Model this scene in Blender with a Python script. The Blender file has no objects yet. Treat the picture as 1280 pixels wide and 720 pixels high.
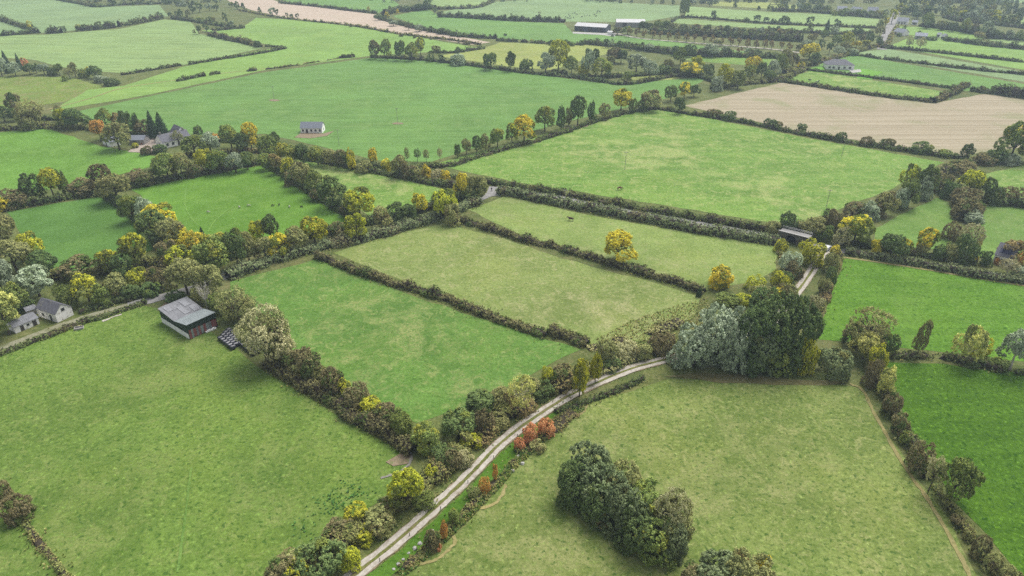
import bpy, bmesh, math, random
import numpy as np
from mathutils import Vector, Matrix
from mathutils.geometry import tessellate_polygon

random.seed(11)
RNG = np.random.default_rng(11)
S = bpy.context.scene
C = S.collection

# ------------------------------------------------------------------ camera
H = 100.0
FPX = 853.0
PITCH = math.radians(28.85)
cd = bpy.data.cameras.new('camera')
cam = bpy.data.objects.new('camera', cd)
C.objects.link(cam)
cd.sensor_width = 36.0
cd.lens = 36.0 * FPX / 1280.0
cd.clip_end = 20000
cam.location = (0, 0, H)
cam.rotation_euler = (math.pi / 2 - PITCH, 0, 0)
S.camera = cam
CP, SP = math.cos(PITCH), math.sin(PITCH)


def G(px, py, z=0.0):
    """ground point seen at a pixel of the 1280x720 photograph"""
    u, v = (px - 640) / FPX, (py - 360) / FPX
    dx, dy, dz = u, CP - v * SP, -SP - v * CP
    t = (H - z) / -dz
    return Vector((dx * t, dy * t, z))


def scl(py):
    return CP * (py - 360 + FPX * math.tan(PITCH)) / H


def elev(py):
    return PITCH + math.atan((py - 360) / FPX)


# ------------------------------------------------------------------ world
SUN_EL, SUN_AZ = math.radians(58), math.radians(38)      # azimuth clockwise from +Y
w = bpy.data.worlds.new('World')
S.world = w
w.use_nodes = True
nt = w.node_tree
bg = nt.nodes['Background']
sky = nt.nodes.new('ShaderNodeTexSky')
sky.sky_type = 'NISHITA'
sky.sun_disc = False
sky.sun_elevation = SUN_EL
sky.sun_rotation = SUN_AZ
sky.dust_density = 4.0
sky.ozone_density = 1.0
hs = nt.nodes.new('ShaderNodeHueSaturation')
hs.inputs['Saturation'].default_value = 0.22
nt.links.new(sky.outputs[0], hs.inputs['Color'])
nt.links.new(hs.outputs[0], bg.inputs['Color'])
bg.inputs['Strength'].default_value = 0.075
sl = bpy.data.lights.new('sun', 'SUN')
sl.energy = 1.5
sl.angle = math.radians(38)
sl.color = (1.0, 0.96, 0.9)
so = bpy.data.objects.new('sun', sl)
C.objects.link(so)
sd = Vector((math.sin(SUN_AZ) * math.cos(SUN_EL), math.cos(SUN_AZ) * math.cos(SUN_EL), math.sin(SUN_EL)))
so.rotation_euler = sd.to_track_quat('Z', 'Y').to_euler()
so.location = (300, 900, 400)
S.view_settings.view_transform = 'Standard'
S.view_settings.look = 'None'
S.view_settings.gamma = 1
S.view_settings.exposure = 1.36
S.view_settings.use_curve_mapping = False
S.render.engine = 'CYCLES'
cy = S.cycles
cy.max_bounces = 5
cy.diffuse_bounces = 3
cy.glossy_bounces = 2
cy.transmission_bounces = 3
cy.volume_bounces = 0
cy.use_denoising = False


# ------------------------------------------------------------------ materials
def lin(c, k=1.0):
    r = []
    for v in c:
        v = v / 255.0
        r.append((v / 12.92 if v <= 0.04045 else ((v + 0.055) / 1.055) ** 2.4) * k)
    return (r[0], r[1], r[2], 1)


class NT:
    def __init__(s, name):
        s.m = bpy.data.materials.new(name)
        s.m.use_nodes = True
        s.t = s.m.node_tree
        s.t.nodes.clear()
        s.out = s.n('ShaderNodeOutputMaterial')

    def n(s, ty, **kw):
        nd = s.t.nodes.new(ty)
        for k, v in kw.items():
            setattr(nd, k, v)
        return nd

    def l(s, a, b):
        s.t.links.new(a, b)

    def noise(s, vec, scale, detail=3, rough=.55, dist=0.0):
        nd = s.n('ShaderNodeTexNoise')
        nd.inputs['Scale'].default_value = scale
        nd.inputs['Detail'].default_value = detail
        nd.inputs['Roughness'].default_value = rough
        nd.inputs['Distortion'].default_value = dist
        s.l(vec, nd.inputs['Vector'])
        return nd.outputs[0]

    def ramp(s, fac, a, b):
        nd = s.n('ShaderNodeMapRange')
        nd.interpolation_type = 'SMOOTHSTEP'
        nd.inputs[1].default_value = a
        nd.inputs[2].default_value = b
        s.l(fac, nd.inputs[0])
        return nd.outputs[0]

    def mul(s, a, k, op='MULTIPLY'):
        nd = s.n('ShaderNodeMath', operation=op)
        s.l(a, nd.inputs[0])
        if isinstance(k, (int, float)):
            nd.inputs[1].default_value = k
        else:
            s.l(k, nd.inputs[1])
        return nd.outputs[0]

    def mix(s, fac, a, b, mode='MIX'):
        nd = s.n('ShaderNodeMix', data_type='RGBA', blend_type=mode)
        for sock, v in ((nd.inputs[0], fac), (nd.inputs[6], a), (nd.inputs[7], b)):
            if isinstance(v, (int, float)):
                sock.default_value = v
            elif isinstance(v, tuple):
                sock.default_value = v
            else:
                s.l(v, sock)
        return nd.outputs[2]

    def diffuse(s, col, rough=0.9, spec=0.15, bump=None, dist=.2, metallic=0.0):
        p = s.n('ShaderNodeBsdfPrincipled')
        if isinstance(col, tuple):
            p.inputs['Base Color'].default_value = col
        else:
            s.l(col, p.inputs['Base Color'])
        p.inputs['Roughness'].default_value = rough
        p.inputs['Specular IOR Level'].default_value = spec
        p.inputs['Metallic'].default_value = metallic
        if bump is not None:
            b = s.n('ShaderNodeBump')
            b.inputs['Strength'].default_value = 0.6
            b.inputs['Distance'].default_value = dist
            s.l(bump, b.inputs['Height'])
            s.l(b.outputs[0], p.inputs['Normal'])
        s.l(p.outputs[0], s.out.inputs[0])
        return s.m


GK = 0.70      # how much of the pictured colour is the grass' own


def pos(nt_, rot=0.0, sc=(1, 1, 1), off=(0, 0, 0)):
    g = nt_.n('ShaderNodeNewGeometry')
    mp = nt_.n('ShaderNodeMapping')
    mp.inputs['Rotation'].default_value = (0, 0, rot)
    mp.inputs['Scale'].default_value = sc
    mp.inputs['Location'].default_value = off
    nt_.l(g.outputs['Position'], mp.inputs['Vector'])
    return mp.outputs[0]


def grass_mat(name, c1, c2, dry=None, dry_amt=0.3, tuft=0.5, stripe=0.0, rot=0.0, seed=0, k=GK, bump=.25, patch=.6):
    c1, c2 = [(c[0] * (1 + max(0, .72 - c[0] / c[1]) * .8), c[1] * .99, c[2] * .95) for c in (c1, c2)]
    t = NT(name)
    v = pos(t, off=(seed * 37.1, seed * 91.7, 0))
    vr = pos(t, rot=rot, sc=(.05, 1, 1), off=(seed * 3.3, 0, 0))
    big = t.noise(v, .017, 3, .6, .6)
    mid = t.noise(v, .10, 5, .68, .5)
    sm = t.noise(v, 1.05, 4, .70, .3)
    fine = t.noise(v, 1.7, 3, .7)
    A, B = lin(c1, k), lin(c2, k)
    col = t.mix(t.ramp(mid, .34, .66), A, B)
    f2 = t.ramp(big, .38, .62)
    col = t.mix(t.mul(f2, patch), col, lin(tuple(x * .86 for x in c1), k))
    yel = t.ramp(t.noise(pos(t, off=(seed * 7.7, seed * 2.9, 0)), .028, 4, .65, 1.0), .46, .66)
    col = t.mix(t.mul(yel, patch * .6), col, lin((c2[0] * 1.09, c2[1] * 1.03, c2[2] * .98), k))
    if dry:
        mm = t.mul(t.mul(big, mid, 'ADD'), 1.0)
        d = t.mul(t.ramp(mm, 1.02, 1.26), dry_amt * 1.9)
        d2 = t.mul(d, t.ramp(sm, .35, .7))
        col = t.mix(d2, col, lin(dry, k))
        d3 = t.mul(t.ramp(t.noise(v, .30, 5, .78, 1.2), .48, .70), dry_amt * 1.0)
        col = t.mix(d3, col, lin(dry, k))
    if stripe:
        st = t.noise(vr, .28, 3, .6, .15)
        col = t.mix(t.mul(t.ramp(st, .38, .66), stripe), col, lin(tuple(min(255, x * 1.16 + 6) for x in c2), k))
    # tufts: taller, darker blades and paler seeding blades
    tf = t.mul(t.ramp(sm, .52, .66), tuft)
    col = t.mix(tf, col, lin((c1[0] * .70, c1[1] * .80, c1[2] * .62), k))
    tl = t.mul(t.ramp(sm, .46, .30), tuft)
    col = t.mix(tl, col, lin(tuple(min(255, x * 1.15 + 10) for x in c2), k))
    sp = t.noise(pos(t, off=(seed * 11.3, 5, 0)), 1.0, 2, .5, .4)
    col = t.mix(t.mul(t.ramp(sp, .60, .68), tuft * 1.0), col, lin((c1[0] * .56, c1[1] * .72, c1[2] * .56), k))
    fl = t.mul(t.ramp(fine, .35, .7), .5)
    col = t.mix(fl, col, lin(tuple(x * .76 for x in c1), k))
    hh = t.mul(t.mul(sm, .8), t.mul(fine, .35), 'ADD')
    return t.diffuse(col, .95, .1, hh, bump)


def stubble_mat(name, c1, c2, rot, seed=0, k=.62, green=.25):
    t = NT(name)
    v = pos(t, off=(seed * 17., seed * 5., 0))
    vr = pos(t, rot=rot, sc=(.03, 1.6, 1))
    big = t.noise(v, .03, 4, .6, .4)
    st = t.noise(vr, .22, 4, .65, .1)
    sm = t.noise(v, .8, 3, .7)
    col = t.mix(t.ramp(st, .28, .72), lin(c1, k), lin(c2, k))
    col = t.mix(t.mul(t.ramp(big, .50, .68), green), col, lin((140, 150, 98), k))
    col = t.mix(t.mul(t.ramp(sm, .45, .7), .3), col, lin(tuple(x * .85 for x in c1), k))
    return t.diffuse(col, .95, .1, sm, .1)


def noisy_mat(name, c1, c2, sc=2.0, rough=.85, spec=.2, bump=.0, k=.62, c3=None, sc3=.6, t3=(.55, .65), metallic=0.0, obj=True):
    t = NT(name)
    if obj:
        tc = t.n('ShaderNodeTexCoord')
        v = tc.outputs['Object']
    else:
        v = pos(t)
    n = t.noise(v, sc, 5, .65, .3)
    col = t.mix(t.ramp(n, .32, .68), lin(c1, k), lin(c2, k))
    if c3:
        n3 = t.noise(v, sc3, 4, .6, .5)
        col = t.mix(t.ramp(n3, *t3), col, lin(c3, k))
    return t.diffuse(col, rough, spec, n if bump else None, bump, metallic)


def leaf_mat(name, a, b, c=None, k=1.0, trans=.15, cthr=(.70, .9)):
    t = NT(name)
    at = t.n('ShaderNodeAttribute')
    at.attribute_name = 'clump'
    oi = t.n('ShaderNodeObjectInfo')
    v = pos(t)
    n = t.noise(v, .9, 2, .6)
    f = t.mul(t.mul(at.outputs['Fac'], .75), t.mul(n, .35), 'ADD')
    col = t.mix(t.ramp(f, .12, .82), lin(a, k * .88), lin(b, k * 1.14))  # tone spread widened to put leaf highlights into the colour
    if c:
        at2 = t.n('ShaderNodeAttribute')
        at2.attribute_name = 'lobe'
        f2 = t.mul(at2.outputs['Fac'], t.mul(t.mul(oi.outputs['Random'], .3), -.15, 'ADD'), 'ADD')
        col = t.mix(t.ramp(f2, *cthr), col, lin(c, k))
    h = t.n('ShaderNodeHueSaturation')
    t.l(col, h.inputs['Color'])
    t.l(t.mul(t.mul(oi.outputs['Random'], .34), .83, 'ADD'), h.inputs['Value'])
    rr = t.mul(oi.outputs['Random'], 7.13)
    fr = t.n('ShaderNodeMath', operation='FRACT')
    t.l(rr, fr.inputs[0])
    t.l(t.mul(t.mul(fr.outputs[0], .018), .494, 'ADD'), h.inputs['Hue'])
    d = t.n('ShaderNodeBsdfDiffuse')
    tr = t.n('ShaderNodeBsdfTranslucent')
    t.l(h.outputs[0], d.inputs[0])
    t.l(h.outputs[0], tr.inputs[0])
    ms = t.n('ShaderNodeMixShader')
    ms.inputs[0].default_value = trans
    t.l(d.outputs[0], ms.inputs[1])
    t.l(tr.outputs[0], ms.inputs[2])
    t.l(ms.outputs[0], t.out.inputs[0])
    return t.m


LK_ = 1.28
LOOK = {
    'dg': ('dark green', leaf_mat('leaf_dark_green', (62, 82, 48), (104, 120, 72), (112, 122, 60), k=LK_, cthr=(.8, .95))),
    'gg': ('dull grey-green', leaf_mat('leaf_grey_green', (74, 88, 58), (118, 128, 90), (112, 112, 66), k=LK_, cthr=(.8, .95))),
    'mg': ('mid green', leaf_mat('leaf_mid_green', (80, 100, 52), (128, 140, 76), (146, 146, 62), k=LK_, cthr=(.75, .95))),
    'yg': ('yellow-green', leaf_mat('leaf_yellow_green', (116, 132, 46), (182, 180, 60), (104, 112, 60), k=LK_, cthr=(.6, .85))),
    'gd': ('golden yellow', leaf_mat('leaf_gold', (168, 160, 52), (214, 198, 70), (114, 124, 56), k=1.2, cthr=(.58, .85))),
    'ol': ('olive', leaf_mat('leaf_olive', (100, 108, 66), (152, 152, 98), (116, 108, 74), k=LK_)),
    'gy': ('silvery grey-green', leaf_mat('leaf_silver', (104, 120, 92), (166, 176, 148), (112, 124, 92), k=LK_)),
    'br': ('brown-tinged', leaf_mat('leaf_brown', (84, 80, 56), (132, 124, 88), (88, 104, 56), k=1.2, cthr=(.6, .85))),
    'or': ('orange', leaf_mat('leaf_orange', (188, 138, 70), (214, 168, 96), (142, 132, 66), k=1.1, cthr=(.6, .85))),
    'rd': ('coppery red', leaf_mat('leaf_copper', (190, 128, 88), (214, 158, 116), (154, 134, 82), k=1.2, cthr=(.66, .9))),
    'pt': ('pale tan', leaf_mat('leaf_tan', (130, 130, 90), (174, 170, 130), (122, 128, 78), k=LK_)),
    'yp': ('pale lime', leaf_mat('leaf_lime', (136, 146, 76), (194, 190, 116), (116, 124, 72), k=LK_)),
    'ob': ('russet', leaf_mat('leaf_russet', (138, 122, 80), (162, 144, 98), (106, 112, 66), k=1.1)),
    'cn': ('blackish green', leaf_mat('leaf_conifer', (40, 58, 42), (72, 90, 62), k=LK_)),
}
M_BARK = noisy_mat('bark', (84, 76, 64), (118, 110, 96), 6, k=.6)
M_PALEBARK = noisy_mat('pale_bark', (176, 170, 156), (214, 208, 196), 6, k=.8)
M_TWIG = noisy_mat('twigs', (62, 54, 44), (84, 76, 60), 3, k=.55, obj=False)


# ------------------------------------------------------------------ object helpers
def tag(o, label=None, cat=None, group=None, kind=None):
    if label:
        o['label'] = label
    if cat:
        o['category'] = cat
    if group:
        o['group'] = group
    if kind:
        o['kind'] = kind
    return o


def empty(name, loc, rz=0.0):
    o = bpy.data.objects.new(name, None)
    o.empty_display_size = .5
    C.objects.link(o)
    o.location = loc
    o.rotation_euler = (0, 0, rz)
    return o


def link(name, me, parent=None):
    o = bpy.data.objects.new(name, me)
    C.objects.link(o)
    if parent:
        o.parent = parent
    return o


def mesh_np(name, V, F, mats, mi=None, attrs=None, smooth=False):
    """V (n,3), F (m,4) or (m,3) index array"""
    me = bpy.data.meshes.new(name)
    V = np.asarray(V, dtype=np.float32)
    F = np.asarray(F, dtype=np.int32)
    k = F.shape[1]
    me.vertices.add(len(V))
    me.vertices.foreach_set('co', V.ravel())
    me.loops.add(F.size)
    me.loops.foreach_set('vertex_index', F.ravel())
    me.polygons.add(len(F))
    me.polygons.foreach_set('loop_start', np.arange(len(F), dtype=np.int32) * k)
    me.polygons.foreach_set('loop_total', np.full(len(F), k, dtype=np.int32))
    for m in mats:
        me.materials.append(m)
    if mi is not None:
        me.polygons.foreach_set('material_index', np.asarray(mi, dtype=np.int32))
    if smooth:
        me.polygons.foreach_set('use_smooth', np.ones(len(F), dtype=bool))
    for nm, a in (attrs or {}).items():
        at = me.attributes.new(nm, 'FLOAT', 'FACE')
        at.data.foreach_set('value', np.asarray(a, dtype=np.float32))
    me.update()
    me.validate()
    return me


class MB:
    """collects boxes, tubes and polygons for ONE mesh"""

    def __init__(s):
        s.bm = bmesh.new()
        s.mi = 0

    def faces(s, vs, fs):
        bv = [s.bm.verts.new(v) for v in vs]
        for f in fs:
            try:
                fc = s.bm.faces.new([bv[i] for i in f])
                fc.material_index = s.mi
            except ValueError:
                pass
        return s

    def box(s, x0, x1, y0, y1, z0, z1):
        vs = [(x, y, z) for z in (z0, z1) for y in (y0, y1) for x in (x0, x1)]
        return s.faces(vs, [(0, 2, 3, 1), (4, 5, 7, 6), (0, 1, 5, 4), (2, 6, 7, 3), (0, 4, 6, 2), (1, 3, 7, 5)])

    def prism(s, prof, axis, a, b):
        """profile of (u,z) extruded along x or y from a to b"""
        n = len(prof)
        if axis == 'x':
            vs = [(a, u, z) for u, z in prof] + [(b, u, z) for u, z in prof]
        else:
            vs = [(u, a, z) for u, z in prof] + [(u, b, z) for u, z in prof]
        fs = [tuple(range(n)), tuple(range(2 * n - 1, n - 1, -1))]
        for i in range(n):
            j = (i + 1) % n
            fs.append((i, i + n, j + n, j))
        return s.faces(vs, fs)

    def tube(s, pts, rads, seg=6):
        rings = []
        for i, p in enumerate(pts):
            p = Vector(p)
            d = Vector(pts[min(i + 1, len(pts) - 1)]) - Vector(pts[max(i - 1, 0)])
            d.normalize()
            a = d.orthogonal().normalized()
            b = d.cross(a)
            rings.append([s.bm.verts.new(p + (a * math.cos(2 * math.pi * k / seg) + b * math.sin(2 * math.pi * k / seg)) * rads[i]) for k in range(seg)])
        for r0, r1 in zip(rings, rings[1:]):
            for k in range(seg):
                f = s.bm.faces.new((r0[k], r0[(k + 1) % seg], r1[(k + 1) % seg], r1[k]))
                f.material_index = s.mi
        for r in (rings[0], rings[-1]):
            try:
                f = s.bm.faces.new(r)
                f.material_index = s.mi
            except ValueError:
                pass
        return s

    def mesh(s, name, *mats):
        bmesh.ops.recalc_face_normals(s.bm, faces=s.bm.faces)
        me = bpy.data.meshes.new(name)
        s.bm.to_mesh(me)
        s.bm.free()
        for m in mats:
            me.materials.append(m)
        return me

    def build(s, name, mat, parent=None, bevel=0.0):
        me = s.mesh(name, *(mat if isinstance(mat, (list, tuple)) else [mat]))
        o = link(name, me, parent)
        if bevel:
            b = o.modifiers.new('bevel', 'BEVEL')
            b.width = bevel
            b.segments = 2
        return o


# ------------------------------------------------------------------ ground, fields
def poly_world(px, z=0.0):
    return [G(x, y) for x, y in px]


def area2(P):
    return sum(a.x * b.y - b.x * a.y for a, b in zip(P, P[1:] + P[:1]))


def inset(P, d):
    if area2(P) < 0:
        P = P[::-1]
    out = []
    n = len(P)
    for i in range(n):
        a, b, c = P[i - 1], P[i], P[(i + 1) % n]
        e1 = (b - a).normalized()
        e2 = (c - b).normalized()
        n1 = Vector((-e1.y, e1.x, 0))
        n2 = Vector((-e2.y, e2.x, 0))
        m = n1 + n2
        k = max(.35, m.dot(n1))
        out.append(b + m * (d / k))
    return out


def rough_edge(P, step, jit):
    out = []
    n = len(P)
    for i in range(n):
        a, b = P[i], P[(i + 1) % n]
        L = (b - a).length
        m = max(1, int(L / step))
        nn = Vector((-(b - a).y, (b - a).x, 0)).normalized()
        for j in range(m):
            out.append(a.lerp(b, j / m) + nn * random.uniform(-jit, jit))
    return out


ZL = [0.03]


def flat(name, P, z, mat):
    P = [Vector((p.x, p.y, 0)) for p in P]
    tris = tessellate_polygon([P])
    V = [(p.x, p.y, z) for p in P]
    me = bpy.data.meshes.new(name)
    F = []
    for t in tris:
        a, b, c = (P[i] for i in t)
        F.append(t if (b - a).cross(c - a).z > 0 else t[::-1])
    me.from_pydata(V, [], F)
    me.materials.append(mat)
    return link(name, me)


def field(label, px, mat, d=1.0, z=None, name='field', cat='field'):
    ZL[0] += .0011
    z = ZL[0] if z is None else z + .07 + (ZL[0] - .03) * .3
    P = rough_edge(inset(poly_world(px), d), 5.0, .55)
    o = flat(name, P, z, mat)
    return tag(o, label, cat, kind='structure')


gm = grass_mat('rough_ground', (96, 112, 62), (124, 132, 80), (146, 138, 98), .6, .6, seed=3)
o = flat('ground', [Vector((-5000, -600, 0)), Vector((5000, -600, 0)), Vector((5000, 9000, 0)), Vector((-5000, 9000, 0))], 0, gm)
tag(o, 'rough olive grass ground between the fields and under the hedges', 'ground', kind='structure')

DRY = (172, 168, 118)
g_left = grass_mat('grass_barn_field', (102, 132, 58), (122, 152, 72), (152, 162, 96), .60, .75, seed=1)
g_f2 = grass_mat('grass_green_paddock', (94, 136, 60), (114, 156, 76), (164, 170, 108), .75, .5, seed=2)
g_f3 = grass_mat('grass_pale_paddock', (126, 146, 80), (146, 164, 98), (184, 180, 132), .8, .5, seed=4)
g_f4 = grass_mat('grass_horse_paddock', (128, 152, 82), (150, 172, 100), (176, 176, 126), .6, .45, seed=5)
g_f5 = grass_mat('grass_large_meadow', (104, 146, 62), (130, 164, 82), (188, 190, 128), .9, .55, stripe=.3, rot=.18, seed=6)
g_f7 = grass_mat('grass_sheep_field', (96, 146, 50), (114, 162, 66), (150, 176, 96), .3, .4, seed=7)
g_f8 = grass_mat('grass_dull_field', (88, 136, 62), (104, 150, 78), None, .2, .45, seed=8)  # slightly darker, duller green than the sheep field's grass
g_f9 = grass_mat('grass_fresh_field', (102, 150, 58), (120, 168, 76), (154, 186, 104), .35, .5, seed=9)
g_f10 = grass_mat('grass_wide_field', (104, 146, 74), (118, 160, 88), (140, 164, 98), .45, .3, stripe=.25, rot=.12, seed=10)
g_r1 = grass_mat('grass_bright_field', (80, 132, 36), (102, 150, 50), (140, 168, 88), .3, .7, stripe=.22, rot=-.35, seed=11)
g_r2 = grass_mat('grass_deep_field', (64, 112, 24), (88, 134, 36), None, .2, .9, stripe=.2, rot=-.5, seed=12)
g_mid = grass_mat('grass_bush_pasture', (114, 136, 68), (138, 156, 88), (170, 170, 114), .7, .8, seed=13)
g_r3 = grass_mat('grass_old_paddock', (108, 146, 66), (126, 162, 84), (150, 162, 104), .5, .45, seed=14)
g_a = grass_mat('grass_far_plain', (134, 162, 102), (146, 174, 112), (158, 176, 116), .4, .15, stripe=.5, rot=.10, seed=15)
g_b = grass_mat('grass_far_yellow', (128, 166, 84), (142, 178, 96), (158, 176, 106), .3, .15, stripe=.25, rot=-.25, seed=16)
g_c = grass_mat('grass_far_deep', (110, 152, 80), (124, 164, 90), (138, 164, 96), .3, .15, stripe=.2, rot=.3, seed=17)
g_d = grass_mat('grass_far_pale', (132, 160, 112), (142, 170, 120), (150, 170, 116), .3, .1, stripe=.3, rot=.2, seed=18)  # paler, bluer green base than most near fields
g_e = grass_mat('grass_far_straw', (154, 170, 92), (166, 178, 104), (182, 180, 122), .5, .25, seed=19)
g_scrub = grass_mat('grass_scrub', (120, 146, 66), (140, 164, 82), (164, 146, 112), 1.0, .6, seed=20)
g_lawn = grass_mat('grass_lawn', (104, 168, 60), (118, 182, 74), None, .2, .15, seed=21)
g_verge = grass_mat('grass_verge', (76, 120, 36), (94, 138, 50), None, .2, .5, seed=22)
st_a = stubble_mat('stubble_near', (164, 152, 126), (194, 182, 156), -.16, 1, green=.5)
st_b = stubble_mat('stubble_far', (196, 176, 156), (214, 198, 178), -.35, 2, green=.12)

field('wide mown grass field in front of the tin barn', [(-140, 480), (-10, 446), (100, 404), (180, 382), (215, 388), (262, 408), (330, 462), (380, 490), (440, 530), (515, 572), (505, 608), (430, 652), (335, 735), (250, 800), (130, 800), (95, 745), (30, 650), (-10, 605), (-80, 560)], g_left, .4)
field('corner of pasture beyond the thin ditch at the bottom', [(-60, 585), (-10, 608), (30, 652), (95, 745), (130, 800), (-200, 800)], g_left, .4)
field('bright green paddock right of the tin barn', [(282, 352), (398, 322), (470, 350), (540, 375), (640, 408), (735, 437), (690, 458), (600, 508), (520, 532), (470, 515), (380, 462), (330, 425), (290, 380)], g_f2)
field('pale paddock below the golden tree', [(410, 317), (470, 297), (556, 277), (645, 301), (705, 322), (760, 336), (880, 370), (876, 395), (850, 418), (780, 434), (735, 432), (690, 417), (640, 403), (580, 381), (505, 354)], g_f3)
field('narrow paddock where a brown cow grazes', [(580, 262), (630, 244), (760, 272), (975, 308), (975, 338), (950, 352), (878, 366), (765, 330), (650, 295)], g_f4)
field('large open meadow where a brown horse grazes', [(535, 206), (640, 178), (720, 156), (812, 135), (860, 142), (1010, 172), (1185, 203), (1110, 240), (1040, 268), (985, 283), (800, 253), (640, 228)], g_f5)
field('wedge of grass between two lanes of yellowing trees', [(365, 196), (420, 205), (590, 243), (555, 253), (462, 276), (440, 258)], g_f5)
field('square green field with grazing sheep', [(160, 236), (330, 205), (385, 240), (455, 274), (385, 296), (300, 298), (235, 292)], g_f7)
field('dull square field among autumn trees', [(5, 264), (130, 244), (165, 268), (200, 310), (170, 322), (120, 334), (70, 345), (40, 320)], g_f8)
field('fresh green field below the farmhouse', [(-120, 180), (-10, 166), (60, 160), (130, 182), (205, 196), (280, 186), (140, 222), (0, 250), (-120, 270)], g_f9)
field('very wide green field with an field cottage in it', [(80, 142), (330, 90), (470, 71), (560, 77), (650, 90), (770, 106), (830, 100), (892, 95), (840, 122), (770, 138), (690, 158), (640, 172), (540, 203), (480, 203), (330, 168), (215, 170), (130, 160)], g_f10)
field('bright striped field right of the stony track', [(1052, 320), (1150, 333), (1300, 357), (1420, 375), (1420, 480), (1290, 455), (1130, 437), (1080, 430), (1018, 428), (1030, 380)], g_r1)
field('deep green field at the lower right', [(1104, 452), (1180, 455), (1300, 470), (1420, 490), (1420, 860), (1320, 800), (1260, 705), (1190, 625), (1135, 535)], g_r2, .3)
field('rough pasture around the clump of trees', [(480, 735), (545, 690), (580, 655), (620, 612), (640, 580), (690, 535), (740, 503), (835, 474), (1000, 476), (1075, 482), (1102, 530), (1150, 600), (1185, 650), (1225, 720), (1260, 800), (420, 800)], g_mid, .2)
field('small paddock beside the purple hawthorns', [(1088, 285), (1170, 245), (1192, 255), (1196, 300), (1180, 315), (1090, 305)], g_r3)
field('paddock behind the solar roofed house', [(1205, 268), (1240, 252), (1300, 262), (1420, 280), (1420, 360), (1300, 335), (1215, 322)], g_r3)
field('little field under the big oak at the right edge', [(1225, 218), (1300, 200), (1420, 220), (1420, 260), (1290, 252), (1235, 238)], g_f5)
field('pale stubble field with harvest lines', [(852, 132), (976, 103), (1165, 129), (1228, 117), (1300, 126), (1420, 140), (1420, 190), (1300, 182), (1200, 196), (1000, 165)], st_a)
field('cow paddock above the stubble', [(972, 99), (1015, 88), (1192, 116), (1165, 128)], g_f5)
field('house paddock around the hip roofed bungalow', [(1012, 85), (1058, 67), (1300, 108), (1420, 128), (1420, 140), (1300, 125), (1230, 116), (1195, 113)], g_f10)
field('blue-green strip above the bungalow', [(1060, 66), (1110, 61), (1300, 93), (1420, 112), (1420, 126), (1300, 106)], g_d)
field('pale strip under two bare trees', [(1108, 58), (1140, 45), (1200, 52), (1300, 62), (1420, 75), (1420, 110), (1300, 91)], g_b)
field('strip behind the roadside houses', [(1115, 33), (1180, 34), (1240, 45), (1225, 50), (1190, 50), (1120, 42)], g_b)
field('green corner strip below the right woodland', [(1230, 50), (1260, 46), (1420, 56), (1420, 72), (1300, 60)], g_a)
field('upper left plain field', [(-160, 5), (-40, 0), (70, 0), (118, 9), (200, 6), (212, 20), (150, 33), (60, 41), (-160, 48)], g_d)
field('upper left long plain field', [(-160, 50), (-40, 45), (60, 43), (150, 36), (205, 24), (240, 27), (250, 42), (320, 58), (330, 60), (240, 80), (154, 92), (90, 88), (40, 75), (-160, 62)], g_a)
field('scrubby field with bracken', [(-160, 98), (0, 96), (90, 96), (130, 108), (100, 125), (50, 132), (-160, 150)], g_scrub)
field('long sloping strip of pale grass', [(60, 140), (110, 112), (155, 107), (230, 83), (330, 62), (360, 60), (300, 50), (250, 38), (300, 36), (320, 22), (370, 25), (450, 34), (520, 46), (600, 60), (580, 64), (530, 66), (470, 69), (330, 88), (180, 120)], g_b, .5)
field('far pink stubble field', [(270, -8), (320, -8), (350, 3), (470, 18), (500, 30), (560, 43), (614, 53), (590, 56), (500, 42), (440, 31), (360, 23), (315, 13), (290, 4)], st_b, .5)
field('far field over the pink stubble', [(335, -8), (480, -8), (500, 6), (470, 17), (360, 4)], g_c, .5)
field('far green field left of the cattle shed', [(490, 20), (535, 11), (550, 20), (640, 27), (705, 29), (715, 40), (800, 47), (960, 68), (1000, 68), (1000, 72), (830, 58), (760, 53), (720, 55), (650, 50), (600, 46), (520, 32)], g_c, .5)
field('pale far field of grazing cattle', [(545, 16), (620, 2), (700, -2), (790, 4), (850, 7), (850, 20), (800, 28), (700, 27), (640, 23)], g_d, .5)
field('straw coloured field with tree clumps', [(600, 62), (625, 53), (700, 56), (760, 56), (800, 60), (740, 72), (690, 88), (640, 84), (545, 70)], g_e, .5)
field('far strip beside the thin clipped hedge', [(860, 8), (960, 15), (1040, 18), (1100, 24), (1095, 33), (960, 28), (855, 20)], g_a, .5)
field('far strip under the thin clipped hedge', [(845, 23), (960, 31), (1090, 36), (1080, 42), (960, 36), (840, 29)], g_a, .5)
field('far paddock among the copses', [(825, 66), (960, 74), (990, 70), (960, 84), (860, 76)], g_f5, .5)
field('grass pocket within the tree belt', [(770, 90), (850, 92), (840, 100), (780, 101)], g_e, .5)
field('far top field between hedges', [(545, 8), (600, 9), (615, 1), (600, -6), (520, -4)], g_a, .5)
field('far strip beyond the roadside woods', [(1170, 22), (1230, 28), (1420, 40), (1420, 34), (1230, 20)], g_a, .5)
field('pale field in the far right corner', [(1235, 0), (1300, 6), (1420, 12), (1420, -10), (1250, -10)], g_d, .5)
field('front lawn of the hip roofed bungalow', [(1005, 86), (1030, 84), (1030, 92), (1090, 100), (1105, 90), (1075, 86), (1070, 97), (1010, 89)], g_lawn, .3, z=.05)
field('strip of far stubble under the top woods', [(880, 2), (960, 3), (1010, 8), (1000, 12), (960, 11), (890, 7)], g_e, .5)


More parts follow.
